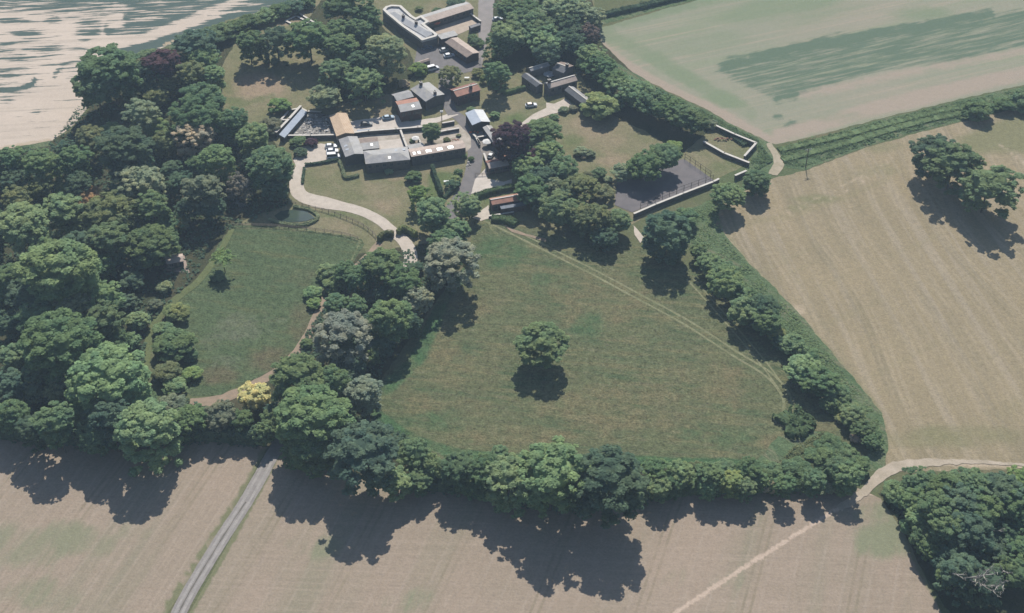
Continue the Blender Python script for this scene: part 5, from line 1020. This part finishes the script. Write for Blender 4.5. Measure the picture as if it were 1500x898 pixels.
def bench_set(label, px):
    root = tag(empty('garden_table', at(*px)), label, 'table'); m = MB(); m.box(-.9, .9, -.45, .45, .70, .75); m.build('tabletop', WHITE, root)
    for x in (-.8, .8):
        for y in (-.35, .35): m = MB(); m.box(x-.04, x+.04, y-.04, y+.04, 0, .70); m.build('leg', WHITE, root)
bench_set('white table on the far side of the orange tiled brick house', (684, 116)); bench_set('white table beside the pinkish deck lawn below the hedge', (669, 4)); bench_set('white table in the small garden left of the lane end', (654, 268))
def pole():
    top = 7.6; root = tag(empty('telegraph_pole', at(1180, 245.5), .35), 'wooden telegraph pole with white insulators beside the ditch hedges', 'telegraph pole')
    m = MB(); m.tube([(0, 0, 0), (0, 0, top)], [.17, .12], 8); m.build('pole', POLE, root)
    m = MB(); m.box(-1.1, 1.1, -.06, .06, top-.35, top-.22); m.box(-.8, .8, -.06, .06, top-.95, top-.84); m.build('crossarm', POLE, root)
    for x in (-1.0, -.5, .5, 1.0): m = MB(); m.tube([(x, 0, top-.22), (x, 0, top+.08)], [.11, .08], 8); m.build('insulator', WHITE, root)
pole()
def yardpole():
    root = tag(empty('telegraph_pole', at(647.5, 182)), 'short pole with a white box at the top left of the lane bend', 'telegraph pole'); m = MB(); m.tube([(0, 0, 0), (0, 0, 5.6)], [.14, .11], 8); m.build('pole', POLE, root); m = MB(); m.box(-.5, .5, -.25, .25, 5.0, 5.6); m.build('transformer_box', WHITE, root)
yardpole()
# ---------------------------------------------------------------- labels of the trees: tone, size, kind and the nearest landmark
MARKS = [(793, 520, 'lone meadow tree'), (256, 385, 'pinkish summer house'), (373, 580, 'golden yellow tree'), (326, 376, 'lime green young tree'), (131, 288, 'orange-brown topped tree'), (347, 272, 'greyish half bare tree'),
 (288, 191, 'tan coloured tree'), (238, 88, 'copper beech by the crop field'), (750, 197, 'copper beech by the stables'), (502, 478, 'big silvery tree'), (658, 370, 'silvery tree at the meadow corner'), (530, 568, 'smaller silvery tree'),
 (405, 662, 'lane end at the hedge'), (975, 270, 'tennis court'), (1180, 230, 'telegraph pole'), (742, 300, 'red tiled cottage'), (1162, 619, 'bramble patch'), (430, 317, 'pond'), (600, 40, 'white-parapet house'), (500, 184, 'straw-coloured barn'),
 (702, 175, 'metal barn'), (862, 47, 'purple-brown tree'), (815, 118, 'rambling slate house'), (1075, 212, 'kitchen garden'), (436, 33, 'square stone enclosure'), (896, 691, 'very large dark hedgerow tree'), (538, 655, 'very large dark tree'),
 (1448, 846, 'tree with many dead limbs'), (684, 132, 'orange tiled house'), (590, 348, 'drive gateway'), (1290, 690, 'track corner'), (80, 392, None), (158, 548, None), (155, 105, None)]
MARKS = [m for m in MARKS if m[2]]
def dirword(dx, dy):
    a = math.degrees(math.atan2(-dy*1.5, dx)) % 360
    return ['right of', 'behind, right of', 'behind', 'behind, left of', 'left of', 'front left of', 'in front of', 'front right of'][int(((a+22.5) % 360)//45)]
ORD = ['', 'second', 'third', 'fourth', 'fifth', 'sixth', 'seventh', 'eighth', 'ninth', 'tenth', 'eleventh', 'twelfth', 'thirteenth', 'fourteenth']
seen = {}
for t in TREES:
    o = t['o']
    grp = None
    o['category'] = 'bush' if t['bush'] else 'tree'
    if t['x'] < 470 and t['y'] > 200: grp = 'trees and bushes of the left wood'
    elif t['x'] < 610 and t['y'] <= 200: grp = 'trees and bushes round the top lawn'
    elif t['y'] > 640 and t['x'] > 1285: grp = 'trees and bushes of the bottom right copse'
    elif t['y'] > 640 and t['x'] > 560: grp = 'trees and bushes of the bottom hedgerow'
    elif t['x'] > 1005 and t['y'] > 340: grp = 'trees and bushes of the right hedgerow'
    elif t['x'] < 700 and t['y'] > 340: grp = 'trees and bushes of the middle wood strip'
    elif t['x'] > 700 and t['y'] < 200: grp = 'trees and bushes of the top right garden'
    if grp: o['group'] = grp
    if t['label']: o['label'] = t['label']; continue
    d, mk = min((math.hypot(t['x']-m[0], (t['y']-m[1])*1.3), m) for m in MARKS)
    size = 'small' if t['w'] < 31 else ('large' if t['w'] >= 54 else ''); 
    if t['bush']: size = 'small' if t['w'] < 27 else 'large'
    key = (TWORD[t['tone']], size, 'bush' if t['bush'] else 'tree', dirword(t['x']-mk[0], t['y']-mk[1]), mk[2])
    seen.setdefault(key, []).append((d, t))
for key, lst in seen.items():
    lst.sort(key=lambda q: q[0])
    for i, (d, t) in enumerate(lst):
        tone, size, kd, dr, nm = key
        pre = f'{size} {tone} {kd} {dr} the {nm}'.strip()
        if len(lst) == 1: lab = pre
        elif i == 0: lab = pre+', nearest one'
        else: lab = pre+f', {ORD[min(i, 13)]} nearest'
        t['o']['label'] = lab
print('trees', len(TREES), 'objects', len(bpy.data.objects))

# ---------------------------------------------------------------- the air between the camera and the fields
HAZE = 0.00015
if HAZE:
    m, n, out = new_mat('haze_air')
    v = n.nodes.new('ShaderNodeVolumePrincipled'); v.inputs['Color'].default_value = (0.60, 0.78, 1.0, 1); v.inputs['Density'].default_value = HAZE; v.inputs['Anisotropy'].default_value = 0.2
    n.links.new(v.outputs[0], out.inputs['Volume'])
    b = MB(); b.box(-2590, 2590, -690, 4190, -1.2, 290); o = b.build('haze', m); tag(o, 'thin bluish haze in the air over the fields', None, None, 'stuff')
